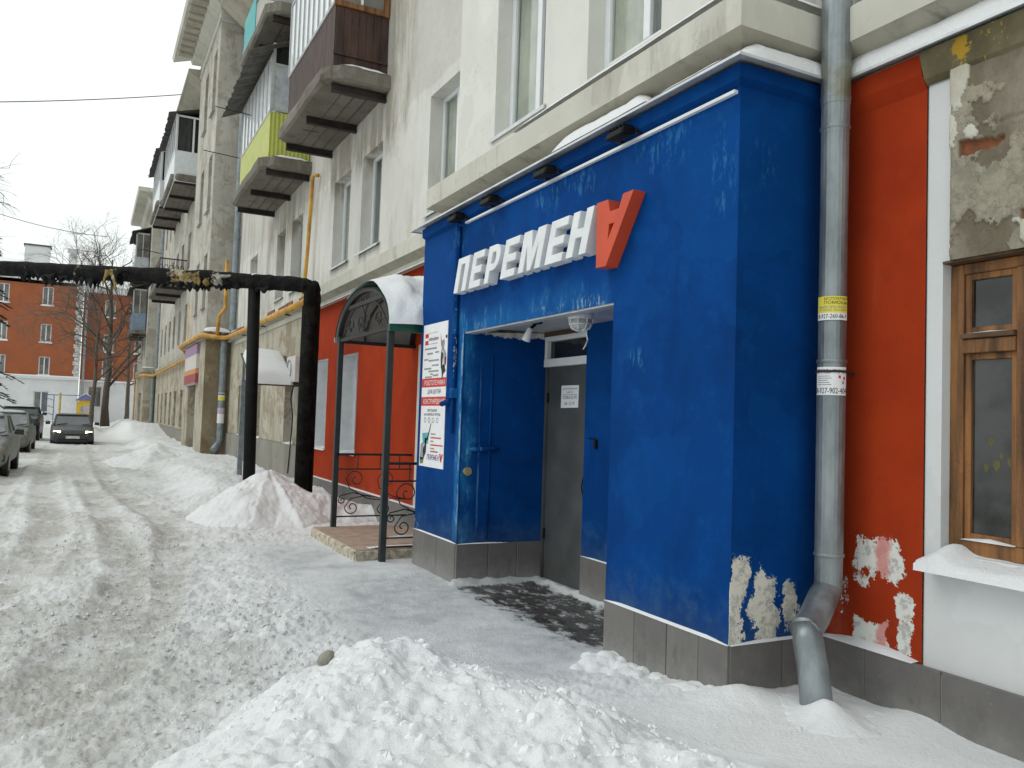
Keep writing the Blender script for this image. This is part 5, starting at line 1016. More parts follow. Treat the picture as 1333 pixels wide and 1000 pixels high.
sticker(2.30, 2.44, 'yellow and white help-wanted sticker on the near downpipe, upper one', [(.30, 1, M_INKY), (0, .30, M_PAPER)],
        [('БЕСПЛАТНАЯ', .26, .97, .84, .95, M_INK), ('ПОМОЩЬ', .26, .97, .64, .80, M_INK), ('8-927-260-86-9', .05, .95, .07, .25, M_INK), ('ВЫВЕЗЕМ ВАШУ', .1, .95, .50, .60, M_INKG), ('СТАРУЮ ТЕХНИКУ', .1, .95, .37, .46, M_INKG)])
st2, SP2 = sticker(1.86, 2.025, 'white movers sticker with a phone number on the near downpipe, lower one', [(0, 1, M_PAPER)],
        [('ПЕРЕЕЗДЫ. ГРУЗЧИКИ', .02, .98, .74, .92, M_INK), ('8-927-902-404', .02, .98, .06, .26, M_INK)])
for k in range(5): MB().grid(lambda a, b: SP2(.08 + (.42 - .05 * (k % 3)) * a, .36 + .075 * k + .025 * b, .0012), 4, 1).build('print_line', M_INKG, st2)
for (u, v) in ((.7, .6), (.86, .55), (.82, .4)): MB().grid(lambda a, b: SP2(u + .07 * a, v + .1 * b, .0012), 2, 1).build('print_block', M_INKR if v > .5 else M_INKG, st2)
# other downpipes along the house
def pipe2(x, y, z0, z1, r, label, foot=True, stick=False, mat=None):
    p = thing('downpipe', (x, y, z0), label, 'downpipe', 'downpipes'); z = z0 + (.35 if foot else 0)
    while z < z1 - .05: MB().tube([(x, y, z), (x, y, min(z1, z + 1.5))], r, 12).build('pipe_section', mat or M_GREYP, p); MB().tube([(x, y, z - .03), (x, y, z + .03)], r * 1.1, 12).build('collar', mat or M_GREYP, p); z += 1.5
    if foot: MB().tube([(x, y, z0 + .4), (x - .02, y, z0 + .25), (x - .15, y - .06, z0 + .08), (x - .22, y - .1, z0)], r, 12).build('spout', mat or M_GREYP, p, smooth=True)
    if stick:
        for (a, b, mt) in ((2.0, 2.12, M_INKY), (2.12, 2.25, M_PAPER), (1.25, 1.55, M_PAPER), (1.55, 1.75, simple('lilac_paper', (.55, .45, .6), .7))): MB().tube([(x, y, a), (x, y, b)], r * 1.03, 12, caps=False).build('paper_scrap', mt, p)
    return p
pipe2(3.86, 28.22, .35, 3.95, .11, 'grey downpipe with paper scraps on the brown side of the stairwell bay', stick=True)
pipe2(3.98, 27.4, 4.3, 13.5, .10, 'tall grey-green downpipe on the upper wall below the lime balcony', foot=False)
pipe2(3.55, 56.85, .3, 4.1, .12, 'farthest short grey downpipe beside the last bay'); pipe2(3.68, 56.2, 4.3, 13.8, .12, 'farthest tall downpipe on the upper wall near the last bay', foot=False)

# ------------------------------------------------------------------ yellow gas pipe along the old wall
gp = thing('gas_pipe', (3.9, 20, 4.1), 'yellow gas pipe running along the old wall under the brick course', 'pipe')
gx = XM - .16
MB().tube([(gx, 16.75, 4.0), (gx, 20, 4.02), (gx, 24, 4.03), (gx, 27.6, 4.05), (gx - .1, 28.0, 4.05), (X2 - .12, 28.15, 4.1), (X2 - .2, 28.4, 4.1), (X2 - .2, 34.9, 4.15), (X2 - .1, 35.1, 4.1), (X3 - .2, 35.3, 3.8), (X3 - .2, 56.6, 3.75), (X3b - .15, 56.9, 3.78), (X3b - .2, 57.2, 3.78), (X3b - .2, 64, 3.8)], .075, 10).build('main_run', M_YEL, gp, smooth=True)
MB().tube([(XM - .04, 16.95, 6.66), (XM - .12, 17.05, 6.68), (XM - .12, 17.15, 6.6), (XM - .12, 17.3, 5.2), (gx, 17.35, 4.05)], .04, 8).build('riser', M_YEL, gp, smooth=True)
MB().tube([(3.78, 27.9, 6.6), (3.78, 27.9, 5.9), (3.78, 27.75, 5.0), (3.62, 27.9, 4.75), (3.6, 28.02, 4.15)], .06, 8).build('riser', M_YEL, gp, smooth=True)
MB().tube([(X3 - .1, 37.2, 6.2), (X3 - .1, 37.2, 5.0), (X3 - .1, 37.0, 4.4), (X3 - .16, 36.5, 3.85)], .05, 8).build('riser', M_YEL, gp, smooth=True)
MB().tube([(X3b - .25, 62.5, 3.8), (X3b - .25, 62.5, .8), (X3b - .1, 62.5, .75)], .05, 8).build('riser', M_YEL, gp, smooth=True)
for yy in (19, 22, 25): MB().box(gx - .02, XM, yy - .02, yy + .02, 3.90, 3.93).build('bracket', M_STEEL, gp)
snow_line([(X2 - .17, 34, 4.17), (X2 - .17, 29, 4.17)], (-.06, 0, 0), .04, gp, 'snow_strip', seed=61)

# ------------------------------------------------------------------ black heating pipes over the yard
hp = thing('heating_pipe', (3.3, 14.0, 0), 'ragged black insulated heating pipe crossing the yard on posts', 'pipe')
def m_wrap():
    t = NT('torn_black_wrap'); n = t.noise(1.1, 7, .7); f = t.noise(5, 6, .7); x, y, z = t.xyz()
    c = t.mix(t.mr(f, .4, .7), (.006, .006, .006), (.022, .021, .019)); reg = t.mx(t.band(x, 1.15, 2.1, .2), t.mul(t.band(x, -.45, -.2, .1), .8), t.mul(t.band(x, -1.35, -.95, .1), .55))
    k = t.mul(t.mr(t.addm(t.mul(reg, .26), n, t.mul(f, .25)), .86, .91), t.mr(reg, .05, .2)); c = t.mix(t.mul(k, t.mr(z, 3.0, 3.2)), c, t.mix(t.mr(f, .42, .58), (.26, .18, .055), (.40, .36, .28)))
    t.bump(t.noise(9, 6, .7), .9, .05); return t.done(c, .8, 0, .1)
M_WRAP = m_wrap()
hpts = spline([(3.27, 14.0, 3.3), (3.27, 14.0, 3.72), (3.18, 14.09, 3.86), (2.5, 14.85, 3.96), (1.2, 16.2, 4.10), (-.3, 17.75, 4.24), (-1.8, 19.3, 4.38), (-4, 21.6, 4.5), (-8, 25.8, 4.7)], 9)
def hseg(off, rad, nm, seed):
    rs_ = random.Random(seed); pth = [(p[0] + off[0], p[1] + off[1], p[2] + off[2]) for p in hpts]; MB().tube(pth, [rad * rs_.uniform(.92, 1.1) * (1 + .010 * min(i, 40)) if i > 14 else rad for i in range(len(pth))], 14, jitter=.05).build(nm, M_WRAP, hp, smooth=True)
hseg((0, 0, 0), .105, 'cross_pipe', 1); hseg((.12, .13, .02), .10, 'cross_pipe', 2)
MB().tube([(3.27, 14.0, -.2), (3.27, 14.0, 3.5)], .115, 14).build('drop_pipe', M_WRAP, hp, smooth=True); MB().tube([(3.39, 14.14, -.2), (3.39, 14.14, 3.5)], .11, 14).build('drop_pipe', M_WRAP, hp, smooth=True)
MB().tube([(2.57, 14.88, -.2), (2.50, 14.9, 3.98)], .105, 14).build('post', M_BLACK, hp, smooth=True); bump_cap(2.42, 2.60, 14.78, 14.98, 4.08, .06, hp)
rs_ = random.Random(12)
for k in range(46):          # hanging scraps of the wrapping
    t = rs_.choice([rs_.uniform(.35, 1.0), rs_.uniform(.42, .62), rs_.uniform(.60, .68)]); i = min(int(t * (len(hpts) - 2)), 50); p = Vector(hpts[i]).lerp(Vector(hpts[i + 1]), rs_.random())
    r = .12; w = rs_.uniform(.04, .16); L = rs_.uniform(.04, .14) * (1.6 if rs_.random() < .15 else 1); d = Vector((-.69, .72, .03)); q = p + Vector((-.1 * rs_.random(), -.1 * rs_.random(), -r))
    a = q - d * w; b = q + d * w; m = MB(); ph = rs_.uniform(0, 6)
    m.grid(lambda u, v: tuple(a.lerp(b, u) * 1.0 + Vector((.03 * math.sin(ph + 4 * v), .03 * math.cos(ph + 5 * u), .06 - (L + .06) * v * (.35 + .65 * abs(math.sin(ph + 5 * u)))))), 7, 4)
    o = m.build('torn_wrap', M_BLACK, hp, smooth=True); o.modifiers.new('thick', 'SOLIDIFY').thickness = .008
def rag(t, w, L, mat, ph):
    i = int(t * (len(hpts) - 1)); p = Vector(hpts[i]) + Vector((-.15, -.15, -.05)); d = Vector((-.69, .72, .03)); m = MB()
    m.grid(lambda u, v: tuple(p + d * (w * (2 * u - 1) * (1 - .55 * v)) + Vector((-.05 * math.sin(ph + 3 * v + 4 * u), -.06 * math.cos(ph + 4 * u), .10 - L * v * (.6 + .4 * math.sin(ph + 6 * u))))), 10, 8)
    o = m.build('torn_wrap', mat, hp, smooth=True); o.modifiers.new('thick', 'SOLIDIFY').thickness = .02
m_foam = simple('ochre_foam', (.27, .19, .06), .9, var=.6, scale=6, bump=.6, bscale=14); m_foil = simple('grey_wadding', (.42, .40, .36), .9, var=.5, scale=8)
for (t, s_, mt) in ((.583, .07, m_foil), (.47, .06, m_foam), (.452, .065, m_foam), (.44, .055, m_foil)):
    i = int(t * (len(hpts) - 1)); p = Vector(hpts[i]); o = bpy.data.objects.new('insulation_clump', clod_mesh(int(t * 1000)).copy()); o.data.materials.append(mt); link(o, hp, True)
    o.location = p - hp.location + Vector((-.06, -.1, (-.22 if s_ > .15 else -.08))); o.scale = (s_ * 1.2, s_ * 1.2, s_ * 1.3); o.rotation_euler = (t * 9, t * 5, t * 7)

rag(.575, .20, .40, m_foam, 1.0); rag(.568, .14, .30, M_BLACK, 3.0); rag(.46, .20, .22, m_foam, 2.0); rag(.43, .15, .2, m_foil, 4.0)
# ------------------------------------------------------------------ arched canopy and step by the red wall
cn = thing('entrance_canopy', (3.0, 9.85, 0), 'arched wrought-iron canopy with snow on its green roof, by the red wall', 'canopy')
CX, CYa, CYb, CZ_, CA = 3.0, 8.83, 10.90, 2.66, .56
for yy in (CYa, CYb): MB().box(CX - .035, CX + .035, yy - .035, yy + .035, -.1 if yy < 9 else .0, CZ_ + .05).build('post', M_POST, cn, bevel=.004)
cyc = (CYa + CYb) / 2; hw = (CYb - CYa) / 2 + .06
def arch(t, x, dr=0): return (x, cyc + (hw + dr) * math.cos(t), CZ_ + (CA + dr) * math.sin(t))
T = np.linspace(0, math.pi, 25)
for x in (CX, XM - .04): m = MB(); m.grid(lambda u, v: arch(math.pi * u, x - .025 + .05 * (v in (.25, .5)) , -.05 if v in (0, .25, 1) else 0) if False else arch(math.pi * u, x + (.03 if v in (.25, .5) else -.03), (-.03 if v in (0, .25, 1) else .02)), 24, 4).build('arch_rib', M_IRON, cn)
m = MB(); m.grid(lambda u, v: arch(math.pi * u, CX - .06 + (XM - CX + .06) * v, .03), 24, 6); ro = m.build('roof_sheet', M_GREEN, cn, smooth=True)
m = MB(); m.grid(lambda u, v: arch(math.pi * u, CX - .05 + (XM - CX + .05) * v, .015), 24, 6); m.build('roof_lining', M_UNDER, cn, smooth=True)
MB().box(CX - .06, XM, CYa - .13, CYa - .085, CZ_ - .05, CZ_ + .09).build('eave_trim', M_GREEN, cn); MB().box(CX - .06, XM, CYb + .085, CYb + .13, CZ_ - .02, CZ_ + .05).build('eave_trim', M_UNDER, cn)
MB().bar((CX, CYa, CZ_), (CX, CYb, CZ_), .04).build('tie_bar', M_IRON, cn); MB().bar((CX, cyc - hw * .62, CZ_ + CA * .72), (CX, cyc + hw * .62, CZ_ + CA * .72), .035, .05).build('tie_bar', M_IRON, cn)
for yy in (CYa, CYb): MB().bar((CX, yy, CZ_ - .01), (XM, yy, CZ_ - .01), .045).build('side_bar', M_IRON, cn)
for x in (3.35, 3.7): MB().tube([arch(t, x, -.02) for t in T], .015, 5).build('hoop', M_IRON, cn)
def scroll(c, r0, turns, start, plane, sgn=1, tail=None, n=26):
    """spiral in a plane given by two axes (a, b) about centre c"""
    a, b = plane; pts = []
    for k in range(n + 1):
        t = k / n; ang = start + sgn * turns * 2 * math.pi * t; r = r0 * (1 - .82 * t); pts.append(Vector(c) + Vector(a) * (r * math.cos(ang)) + Vector(b) * (r * math.sin(ang)))
    if tail: pts = [Vector(q) for q in tail] + pts
    return pts
ay, az_ = (0, 1, 0), (0, 0, 1)
for sg in (-1, 1):
    MB().tube(scroll((CX, cyc + sg * .13, CZ_ + .15), .11, 1.1, 0 if sg > 0 else math.pi, (ay, az_), sg, tail=[(CX, cyc + sg * .03, CZ_ + .02), (CX, cyc + sg * .18, CZ_ + .05)]), .008, 5).build('scroll', M_IRON, cn)
    MB().tube(scroll((CX, cyc + sg * .58, CZ_ + .14), .12, 1.1, math.pi if sg > 0 else 0, (ay, az_), -sg, tail=[(CX, cyc + sg * .93, CZ_ + .04), (CX, cyc + sg * .78, CZ_ + .14)]), .011, 5).build('scroll', M_IRON, cn)
    MB().tube([Vector(q) for q in spline([(CX, cyc + sg * .92, CZ_ + .06), (CX, cyc + sg * .6, CZ_ + .30), (CX, cyc + sg * .25, CZ_ + .40), (CX, cyc + sg * .05, CZ_ + .30), (CX, cyc - sg * .03, CZ_ + .05)], 6)], .011, 5).build('scroll', M_IRON, cn)
    MB().tube(scroll((CX, cyc + sg * .09, CZ_ + .45), .07, 1.0, 0 if sg > 0 else math.pi, (ay, az_), sg), .009, 5).build('scroll', M_IRON, cn)
# snow on the canopy
m = MB()
def csnow(u, v):
    t = math.pi * (1 - .015 - .66 * u); x = CX - .07 + (XM - CX + .07) * v; q = float(fbm(np.array([v * 5.]), np.array([u * 6.]), 4, 81)[0])
    th = (.06 + .11 * math.sin(math.pi * min(1, .18 + .72 * u)) ** .8) * (.55 + .9 * q) * min(1, (1 - u) * 3 + .02) * min(1, .35 + 2.5 * v)
    return arch(t, x, .032 + th)
m.grid(csnow, 40, 40); m.build('snow_cap', M_SNOW, cn, smooth=True)
# railings on both sides: scrolls between bars
def railing(yv, nm='railing'):
    r = MB().bar((CX, yv, 1.12), (XM, yv, 1.12), .03).build(nm, M_IRON, cn); 
    for z in (.92, .28): MB().bar((CX, yv, z), (XM, yv, z), .018).build('rail_bar', M_IRON, cn)
    for x in (3.3, 3.62, 3.9): MB().bar((x, yv, .92), (x, yv, 1.12), .012).build('rail_bar', M_IRON, cn)
    pl = ((1, 0, 0), (0, 0, 1))
    for (c, r0, tn, stt, sg, tail) in (((3.28, yv, .78), .13, 1.25, math.pi, -1, [(3.75, yv, .48), (3.45, yv, .52), (3.2, yv, .66)]), ((3.72, yv, .77), .13, 1.25, math.pi, -1, [(4.02, yv, .50), (3.8, yv, .55), (3.62, yv, .66)]), ((3.24, yv, .40), .10, 1.2, math.pi, 1, [(3.75, yv, .5), (3.45, yv, .56), (3.22, yv, .52)]), ((3.10, yv, .50), .05, 1.1, math.pi, 1, [(3.5, yv, .54), (3.25, yv, .60), (3.08, yv, .56)]), ((3.70, yv, .38), .10, 1.2, math.pi, 1, [(4.0, yv, .5), (3.8, yv, .52), (3.66, yv, .46)])):
        MB().tube(scroll(c, r0, tn, stt, pl, sg, tail), .008, 5).build('scroll', M_IRON, cn)
railing(CYb - .02); railing(CYa + .02)
snow_line([(CX, CYa + .02, .29), (XM - .3, CYa + .02, .29)], (0, -.02, 0), .02, cn, 'snow_strip', seed=71)
sp_ = thing('entrance_step', (3.4, 9.7, 0), 'low beige tiled step under the arched canopy', 'step')
MB().box(2.73, XM - .06, 8.95, 10.95, -.1, .13).build('slab', M_STEPE, sp_, bevel=.01)
for i in range(4):
    for j in range(6): MB().box(2.74 + i * .32, 2.74 + (i + 1) * .32 - .006, 8.96 + j * .33, 8.96 + (j + 1) * .33 - .006, .128, .142 + .002 * ((i + j) % 2)).build('tile', M_STEPT, sp_, bevel=.002)
for j in range(8): MB().box(2.715, 2.735, 8.97 + j * .247, 9.205 + j * .247, -.02, .12).build('edge_tile', M_STEPE, sp_, bevel=.003)
snow_line([(2.9, 8.98, .145), (3.9, 8.98, .145)], (0, .16, 0), .025, sp_, 'snow_strip', seed=72)

# ------------------------------------------------------------------ snow-covered awning past the red wall, air conditioner, striped sign
aw = thing('door_awning', (3.4, 17.8, 0), 'small lean-to awning under a thick white snow load, behind the black posts', 'awning')
for (x, yy) in ((2.98, 17.35), (2.98, 18.55)): MB().box(x - .05, x + .05, yy - .05, yy + .05, -.1, 2.35).build('post', M_GREYP, aw)
MB().prism([(2.93, 17.25, 2.26), (2.93, 18.8, 2.95), (2.93, 18.8, 2.90), (2.93, 17.25, 2.21)], (1.0, 0, 0)).build('roof_sheet', M_SLATE, aw); MB().bar((2.97, 17.3, 2.24), (2.97, 18.75, 2.9), .05).build('side_bar', M_GREYP, aw); MB().bar((2.97, 18.55, 2.3), (2.97, 18.55, 2.85), .05).build('side_bar', M_GREYP, aw)
m = MB(); m.grid(lambda u, v: (2.95 + .84 * u, 17.22 + 1.5 * v, 2.24 + .66 * v + (.24 * (math.sin(math.pi * u) ** .12) * (min(1, v * 9) ** .4) * (min(1, (1 - v) * 9) ** .4) if 0 < u < 1 and 0 < v < 1 else 0)), 20, 20); m.build('snow_cap', M_SNOW, aw, smooth=True)
ac = thing('air_conditioner', (3.9, 17.6, 2.3), 'pale air conditioner box on the wall beside the snowy awning', 'air conditioner')
MB().box(3.72, 4.0, 16.95, 17.75, 2.30, 2.85).build('casing', simple('pale_casing', (.58, .56, .52), .5, var=.15), ac, bevel=.015)
MB().tube([(3.713, 17.45 + .2 * math.cos(t), 2.57 + .2 * math.sin(t)) for t in np.linspace(0, 6.283, 17)], .012, 5, caps=False).build('fan_ring', M_GREYP, ac); MB().box(3.72, 4.07, 17.0, 17.03, 2.26, 2.298).box(3.72, 4.07, 17.66, 17.69, 2.26, 2.298).build('bracket', M_STEEL, ac)
MB().tube([Vector(q) for q in spline([(4.0, 18.2, 2.3), (3.95, 18.22, 2.0), (3.98, 18.2, 1.75), (4.0, 18.22, 1.5), (4.02, 18.4, 1.0), (4.03, 18.6, .3)], 6)], .014, 5).build('cable', M_BLACK, ac)
ss = thing('shop_sign', (X2 - .05, 31.5, 2.7), 'faded striped lilac, white, orange and maroon sign over a doorway', 'sign')
MB().box(X2 - .10, X2 - .002, 29.9, 33.6, 2.55, 3.95).build('board', simple('faded_sign_white', (.62, .58, .55), .6, var=.15), ss)
for (z0, z1, c) in ((3.60, 3.951, (.34, .22, .36)), (2.93, 3.10, (.60, .27, .10)), (2.60, 2.93, (.32, .06, .07)), (2.549, 2.60, (.3, .25, .3))): MB().box(X2 - .106, X2 - .1, 29.898, 33.602, z0, z1).build('stripe', simple('sign_stripe', c, .6, var=.15), ss); MB().box(X2 - .105, X2 - .01, 29.89, 29.899, z0, z1).build('stripe', simple('sign_stripe', c, .6, var=.15), ss)

# ------------------------------------------------------------------ cars
M_TYRE = simple('tyre_rubber', (.012, .012, .012), .85); M_RIM = simple('dull_rim', (.30, .30, .30), .5, .5); M_TRIM = simple('black_trim', (.015, .015, .016), .55)
M_PLATE = simple('number_plate', (.55, .55, .53), .6); M_LENS = m_glass('lamp_lens', (.45, .45, .42), .15, .3, 9); M_AMBER = simple('amber_lens', (.55, .20, .03), .3)
def m_emit(name, c, e):
    t = NT(name); t.b.inputs['Emission Color'].default_value = (*c, 1); t.b.inputs['Emission Strength'].default_value = e; return t.done((.8, .75, .6), .3)
M_LIT = m_emit('lit_headlamp', (1, .74, .38), 16.0)
def car(x, y, z, label, paint, W=1.68, L=4.3, Hh=1.42, kind='sedan', lit=False, snow=False, rz=0, group='cars in the yard', glass=None):
    """local axes: nose towards -Y, wheels on z=0"""
    c = thing('parked_car' if not lit else 'car', (x, y, z), label, 'car', group, rz=rz); gl = glass or M_GLASSD
    hwid = W / 2; k = Hh / 1.42; suv = kind == 'suv'
    def loft(secs, name, mat, smooth=True, par=c):
        m = MB(); n = len(secs[0][1])
        for yy, pr in secs:
            for (xx, zz) in pr: m.v.append((xx, yy, zz))
        for i in range(len(secs) - 1):
            for j in range(n): a = i * n + j; b = i * n + (j + 1) % n; m.f.append((a, b, b + n, a + n))
        m.f.append(tuple(range(n))[::-1]); m.f.append(tuple(range((len(secs) - 1) * n, len(secs) * n)))
        o = m.build(name, mat, par, smooth=False, local=True, bevel=.035, seg=3); o.modifiers['bevel'].angle_limit = R(20)
        o.data.polygons.foreach_set('use_smooth', [True] * len(o.data.polygons)); return o
    def sec(hwd, zb, zt, cr=.04):
        half = [(hwd * .84, zb), (hwd * .97, zb + .10), (hwd, zb + (zt - zb) * .5), (hwd * .97, zt - .07 * k), (hwd * .86, zt), (hwd * .4, zt + cr)]
        return half + [(-a, b) for a, b in half[::-1]]
    if suv: S = [(-L / 2, .90, .42, .80), (-L / 2 + .12, .97, .34, .95), (-L / 2 + .5, 1, .32, 1.02), (-L / 2 + 1.1, 1, .32, 1.08), (0, 1, .32, 1.10), (L / 2 - .4, 1, .32, 1.10), (L / 2, .95, .38, 1.05)]
    else: S = [(-L / 2, .84, .30, .58), (-L / 2 + .10, .92, .24, .68), (-L / 2 + .45, .98, .22, .78), (-L / 2 + 1.15, 1, .22, .91), (-.4, 1, .22, .95), (.8, 1, .22, .97), (L / 2 - .5, .99, .24, .97), (L / 2 - .06, .93, .28, .93)]
    body = loft([(yy, sec(hwid * w_, zb * k, zt * k)) for yy, w_, zb, zt in S], 'body', paint)
    b0 = (1.08 if suv else .93) * k
    cab = [(-L / 2 + (1.05 if suv else 1.1), .86, .0), (-L / 2 + (1.45 if suv else 1.85), .74, 1.0), (.75 if not suv else L / 2 - .6, .72, 1.0), (L / 2 - (.65 if not suv else .08), .82, .0)]
    top = Hh - .05
    def csec(w_, t): zz = b0 + (top - b0) * t; return [(hwid * .87, b0 - .02), (hwid * w_, zz), (-hwid * w_, zz), (-hwid * .87, b0 - .02)]
    m = MB()
    pts = [(yy, hwid * w_, b0 + (top - b0) * t) for yy, w_, t in cab]
    (y0, w0, z0), (y1, w1, z1), (y2, w2, z2), (y3, w3, z3) = pts
    ws = MB().quad((-w0, y0, z0), (w0, y0, z0), (w1, y1, z1), (-w1, y1, z1)).build('windshield', gl, c, local=True)
    MB().quad((-w2, y2, z2), (w2, y2, z2), (w3, y3, z3), (-w3, y3, z3)).build('rear_window', gl, c, local=True)
    for s_ in (-1, 1): MB().quad((s_ * w0, y0, z0), (s_ * w3, y3, z3), (s_ * w2, y2, z2), (s_ * w1, y1, z1)).build('side_window', gl, c, local=True)
    loft([(y1 - .10, [(w1 * .98, z1 - .03), (w1 * .9, z1 + .01), (-w1 * .9, z1 + .01), (-w1 * .98, z1 - .03)]), ((y1 + y2) / 2, [(w1 * 1.04, z1 - .03), (w1 * .86, z1 + .055), (-w1 * .86, z1 + .055), (-w1 * 1.04, z1 - .03)]), (y2 + .08, [(w2 * 1.0, z2 - .03), (w2 * .88, z2 + .02), (-w2 * .88, z2 + .02), (-w2, z2 - .03)])], 'roof', paint)
    for s_ in (-1, 1):
        for (a, b) in (((s_ * w0, y0, z0), (s_ * w1, y1, z1)), ((s_ * w3, y3, z3), (s_ * w2, y2, z2))): MB().bar(a, b, .07, .05).build('pillar', paint, c, local=True, bevel=.01)
        MB().bar((s_ * hwid * .87, (y1 + y2) / 2 - .1, b0), (s_ * w1, (y1 + y2) / 2 - .1, z1), .07, .03).build('pillar', paint, c, local=True)
        MB().prism([(s_ * (hwid + .00), y0 + .30, b0 + .02), (s_ * (hwid + .20), y0 + .27, b0 + .0), (s_ * (hwid + .20), y0 + .27, b0 + .13), (s_ * (hwid + .04), y0 + .30, b0 + .14)], (0, .09, 0)).build('mirror', M_TRIM, c, local=True, bevel=.015)
        for yy in (-L / 2 + .78, L / 2 - .85):
            r = .36 if suv else .29; w = MB(); xo = s_ * (hwid - .02)
            w.tube([(xo - s_ * .20, yy, r), (xo - s_ * .17, yy, r), (xo - s_ * .02, yy, r), (xo + s_ * .005, yy, r)], [r * .9, r, r, r * .9], 20); wo_ = w.build('wheel', M_TYRE, c, local=True, smooth=False)
            MB().tube([(xo + s_ * .004, yy, r), (xo + s_ * .014, yy, r)], [r * .62, r * .55], 14).build('rim', M_RIM, wo_, local=True)
            MB().tube([(xo - s_ * .1, yy, r), (xo + s_ * .0, yy, r)], r * 1.13, 20).build('wheel_arch', M_TRIM, c, local=True)
        # lamps
        zf = (.84 if suv else .63) * k; yf = -L / 2 - .004; xi, xo = s_ * hwid * .56, s_ * hwid * .84
        MB().prism([(xi, yf + .015, zf - .07), (xo, yf + .10, zf - .06), (xo * 1.02, yf + .14, zf + .05), (xi, yf + .03, zf + .07)], (0, .05, 0)).build('headlight', M_LIT if lit else M_LENS, c, local=True, bevel=.01)
        MB().prism([(xo, yf + .10, zf - .06), (xo * 1.08, yf + .20, zf - .05), (xo * 1.08, yf + .22, zf + .04), (xo * 1.02, yf + .14, zf + .05)], (0, .05, 0)).build('turn_lamp', M_AMBER, c, local=True)
    zf = (.84 if suv else .63) * k
    MB().box(-hwid * .47, hwid * .47, -L / 2 - .012, -L / 2 + .06, zf - .055, zf + .055).build('grille', M_TRIM, c, local=True, bevel=.01)
    for i in range(3): MB().box(-hwid * .45, hwid * .45, -L / 2 - .02, -L / 2 - .013, zf - .04 + i * .035, zf - .028 + i * .035).build('grille_slat', M_RIM, c, local=True)
    bz = (.48 if suv else .36) * k
    MB().prism([(-hwid * .95, -L / 2 + .12, bz), (-hwid * .7, -L / 2 - .05, bz), (hwid * .7, -L / 2 - .05, bz), (hwid * .95, -L / 2 + .12, bz)], (0, 0, .17 * k)).build('bumper', M_TRIM if suv or snow else paint, c, local=True, bevel=.025, seg=2)
    MB().box(-hwid * .62, hwid * .62, -L / 2 - .045, -L / 2 + .04, bz - .13 * k, bz - .01).build('air_intake', M_TRIM, c, local=True, bevel=.01)
    MB().box(-.26, .26, -L / 2 - .066, -L / 2 - .051, bz + .02, bz + .13).build('number_plate', M_PLATE, c, local=True); MB().box(-hwid * .7, hwid * .7, -L / 2 + .3, L / 2 - .3, .12 * k, .26 * k).build('underbody', M_TRIM, c, local=True)
    for s_ in (-.35, .2): MB().bar((s_ * W, y0 - .0, b0 + .015), (s_ * W + .38, y0 + .10, b0 + .08), .018).build('wiper', M_TRIM, c, local=True)
    if snow:
        m = MB(); m.grid(lambda u, v: (hwid * .78 * (2 * u - 1), -L / 2 + .25 + .85 * v, (.735 + .19 * v) * k + .012 + .03 * (math.sin(math.pi * u) * math.sin(math.pi * v)) ** .4 if 0 < u < 1 and 0 < v < 1 else (.70 + .19 * v) * k), 12, 10); m.build('hood_snow', m_snow('dusty_snow', .8, (.45, .45, .44)), c, local=True, smooth=True)
    if not lit:
        m = MB(); m.grid(lambda u, v: (w1 * .92 * (2 * u - 1), y1 + (y2 - y1) * v, z1 - .01 + .07 * (1 - (2 * u - 1) ** 2 * .35) + (.03 * (math.sin(math.pi * u) * math.sin(math.pi * v)) ** .4 if 0 < u < 1 and 0 < v < 1 else -.04)), 12, 10); m.build('roof_snow', bpy.data.materials.get('dusty_snow_roof') or m_snow('dusty_snow_roof', .6, (.55, .55, .55)), c, local=True, smooth=True)
    return c
P_DARK = simple('dark_dirty_paint', (.040, .043, .048), .4, .2, var=.5, scale=2.5, spec=.5); P_SILV = simple('dirty_silver_paint', (.20, .205, .195), .5, .2, var=.4, scale=2.5); P_GRN = simple('grey_green_paint', (.15, .165, .15), .5, .2, var=.4, scale=2.5); P_BLK = simple('black_suv_paint', (.018, .022, .024), .35, .1, var=.4, scale=3)
M_GLASSC = m_glass('frosted_car_glass', (.24, .25, .26), .3, .4, 3); M_GLASST = m_glass('teal_car_glass', (.05, .085, .085), .08, .3)
car(-.62, 41.3, -.10, 'dark sedan driving towards the viewer with lit headlights', P_DARK, lit=True, group=None, rz=R(2), glass=m_glass('grey_car_glass', (.10, .105, .11), .1, .3))
car(-2.36, 23.0, .02, 'dusty silver car with snowy hood at the left picture edge', P_SILV, snow=True, Hh=1.40, glass=M_GLASSC, group='cars parked along the left side')
car(-2.50, 33.2, .0, 'grey-green car parked between the silver car and black off-roader', P_GRN, W=1.66, Hh=1.42, glass=M_GLASSC, group='cars parked along the left side')
car(-2.72, 43.6, -.12, 'black off-road car with a wide dark windshield parked on the left', P_BLK, W=1.66, L=4.1, Hh=1.72, kind='suv', glass=M_GLASST, group='cars parked along the left side')

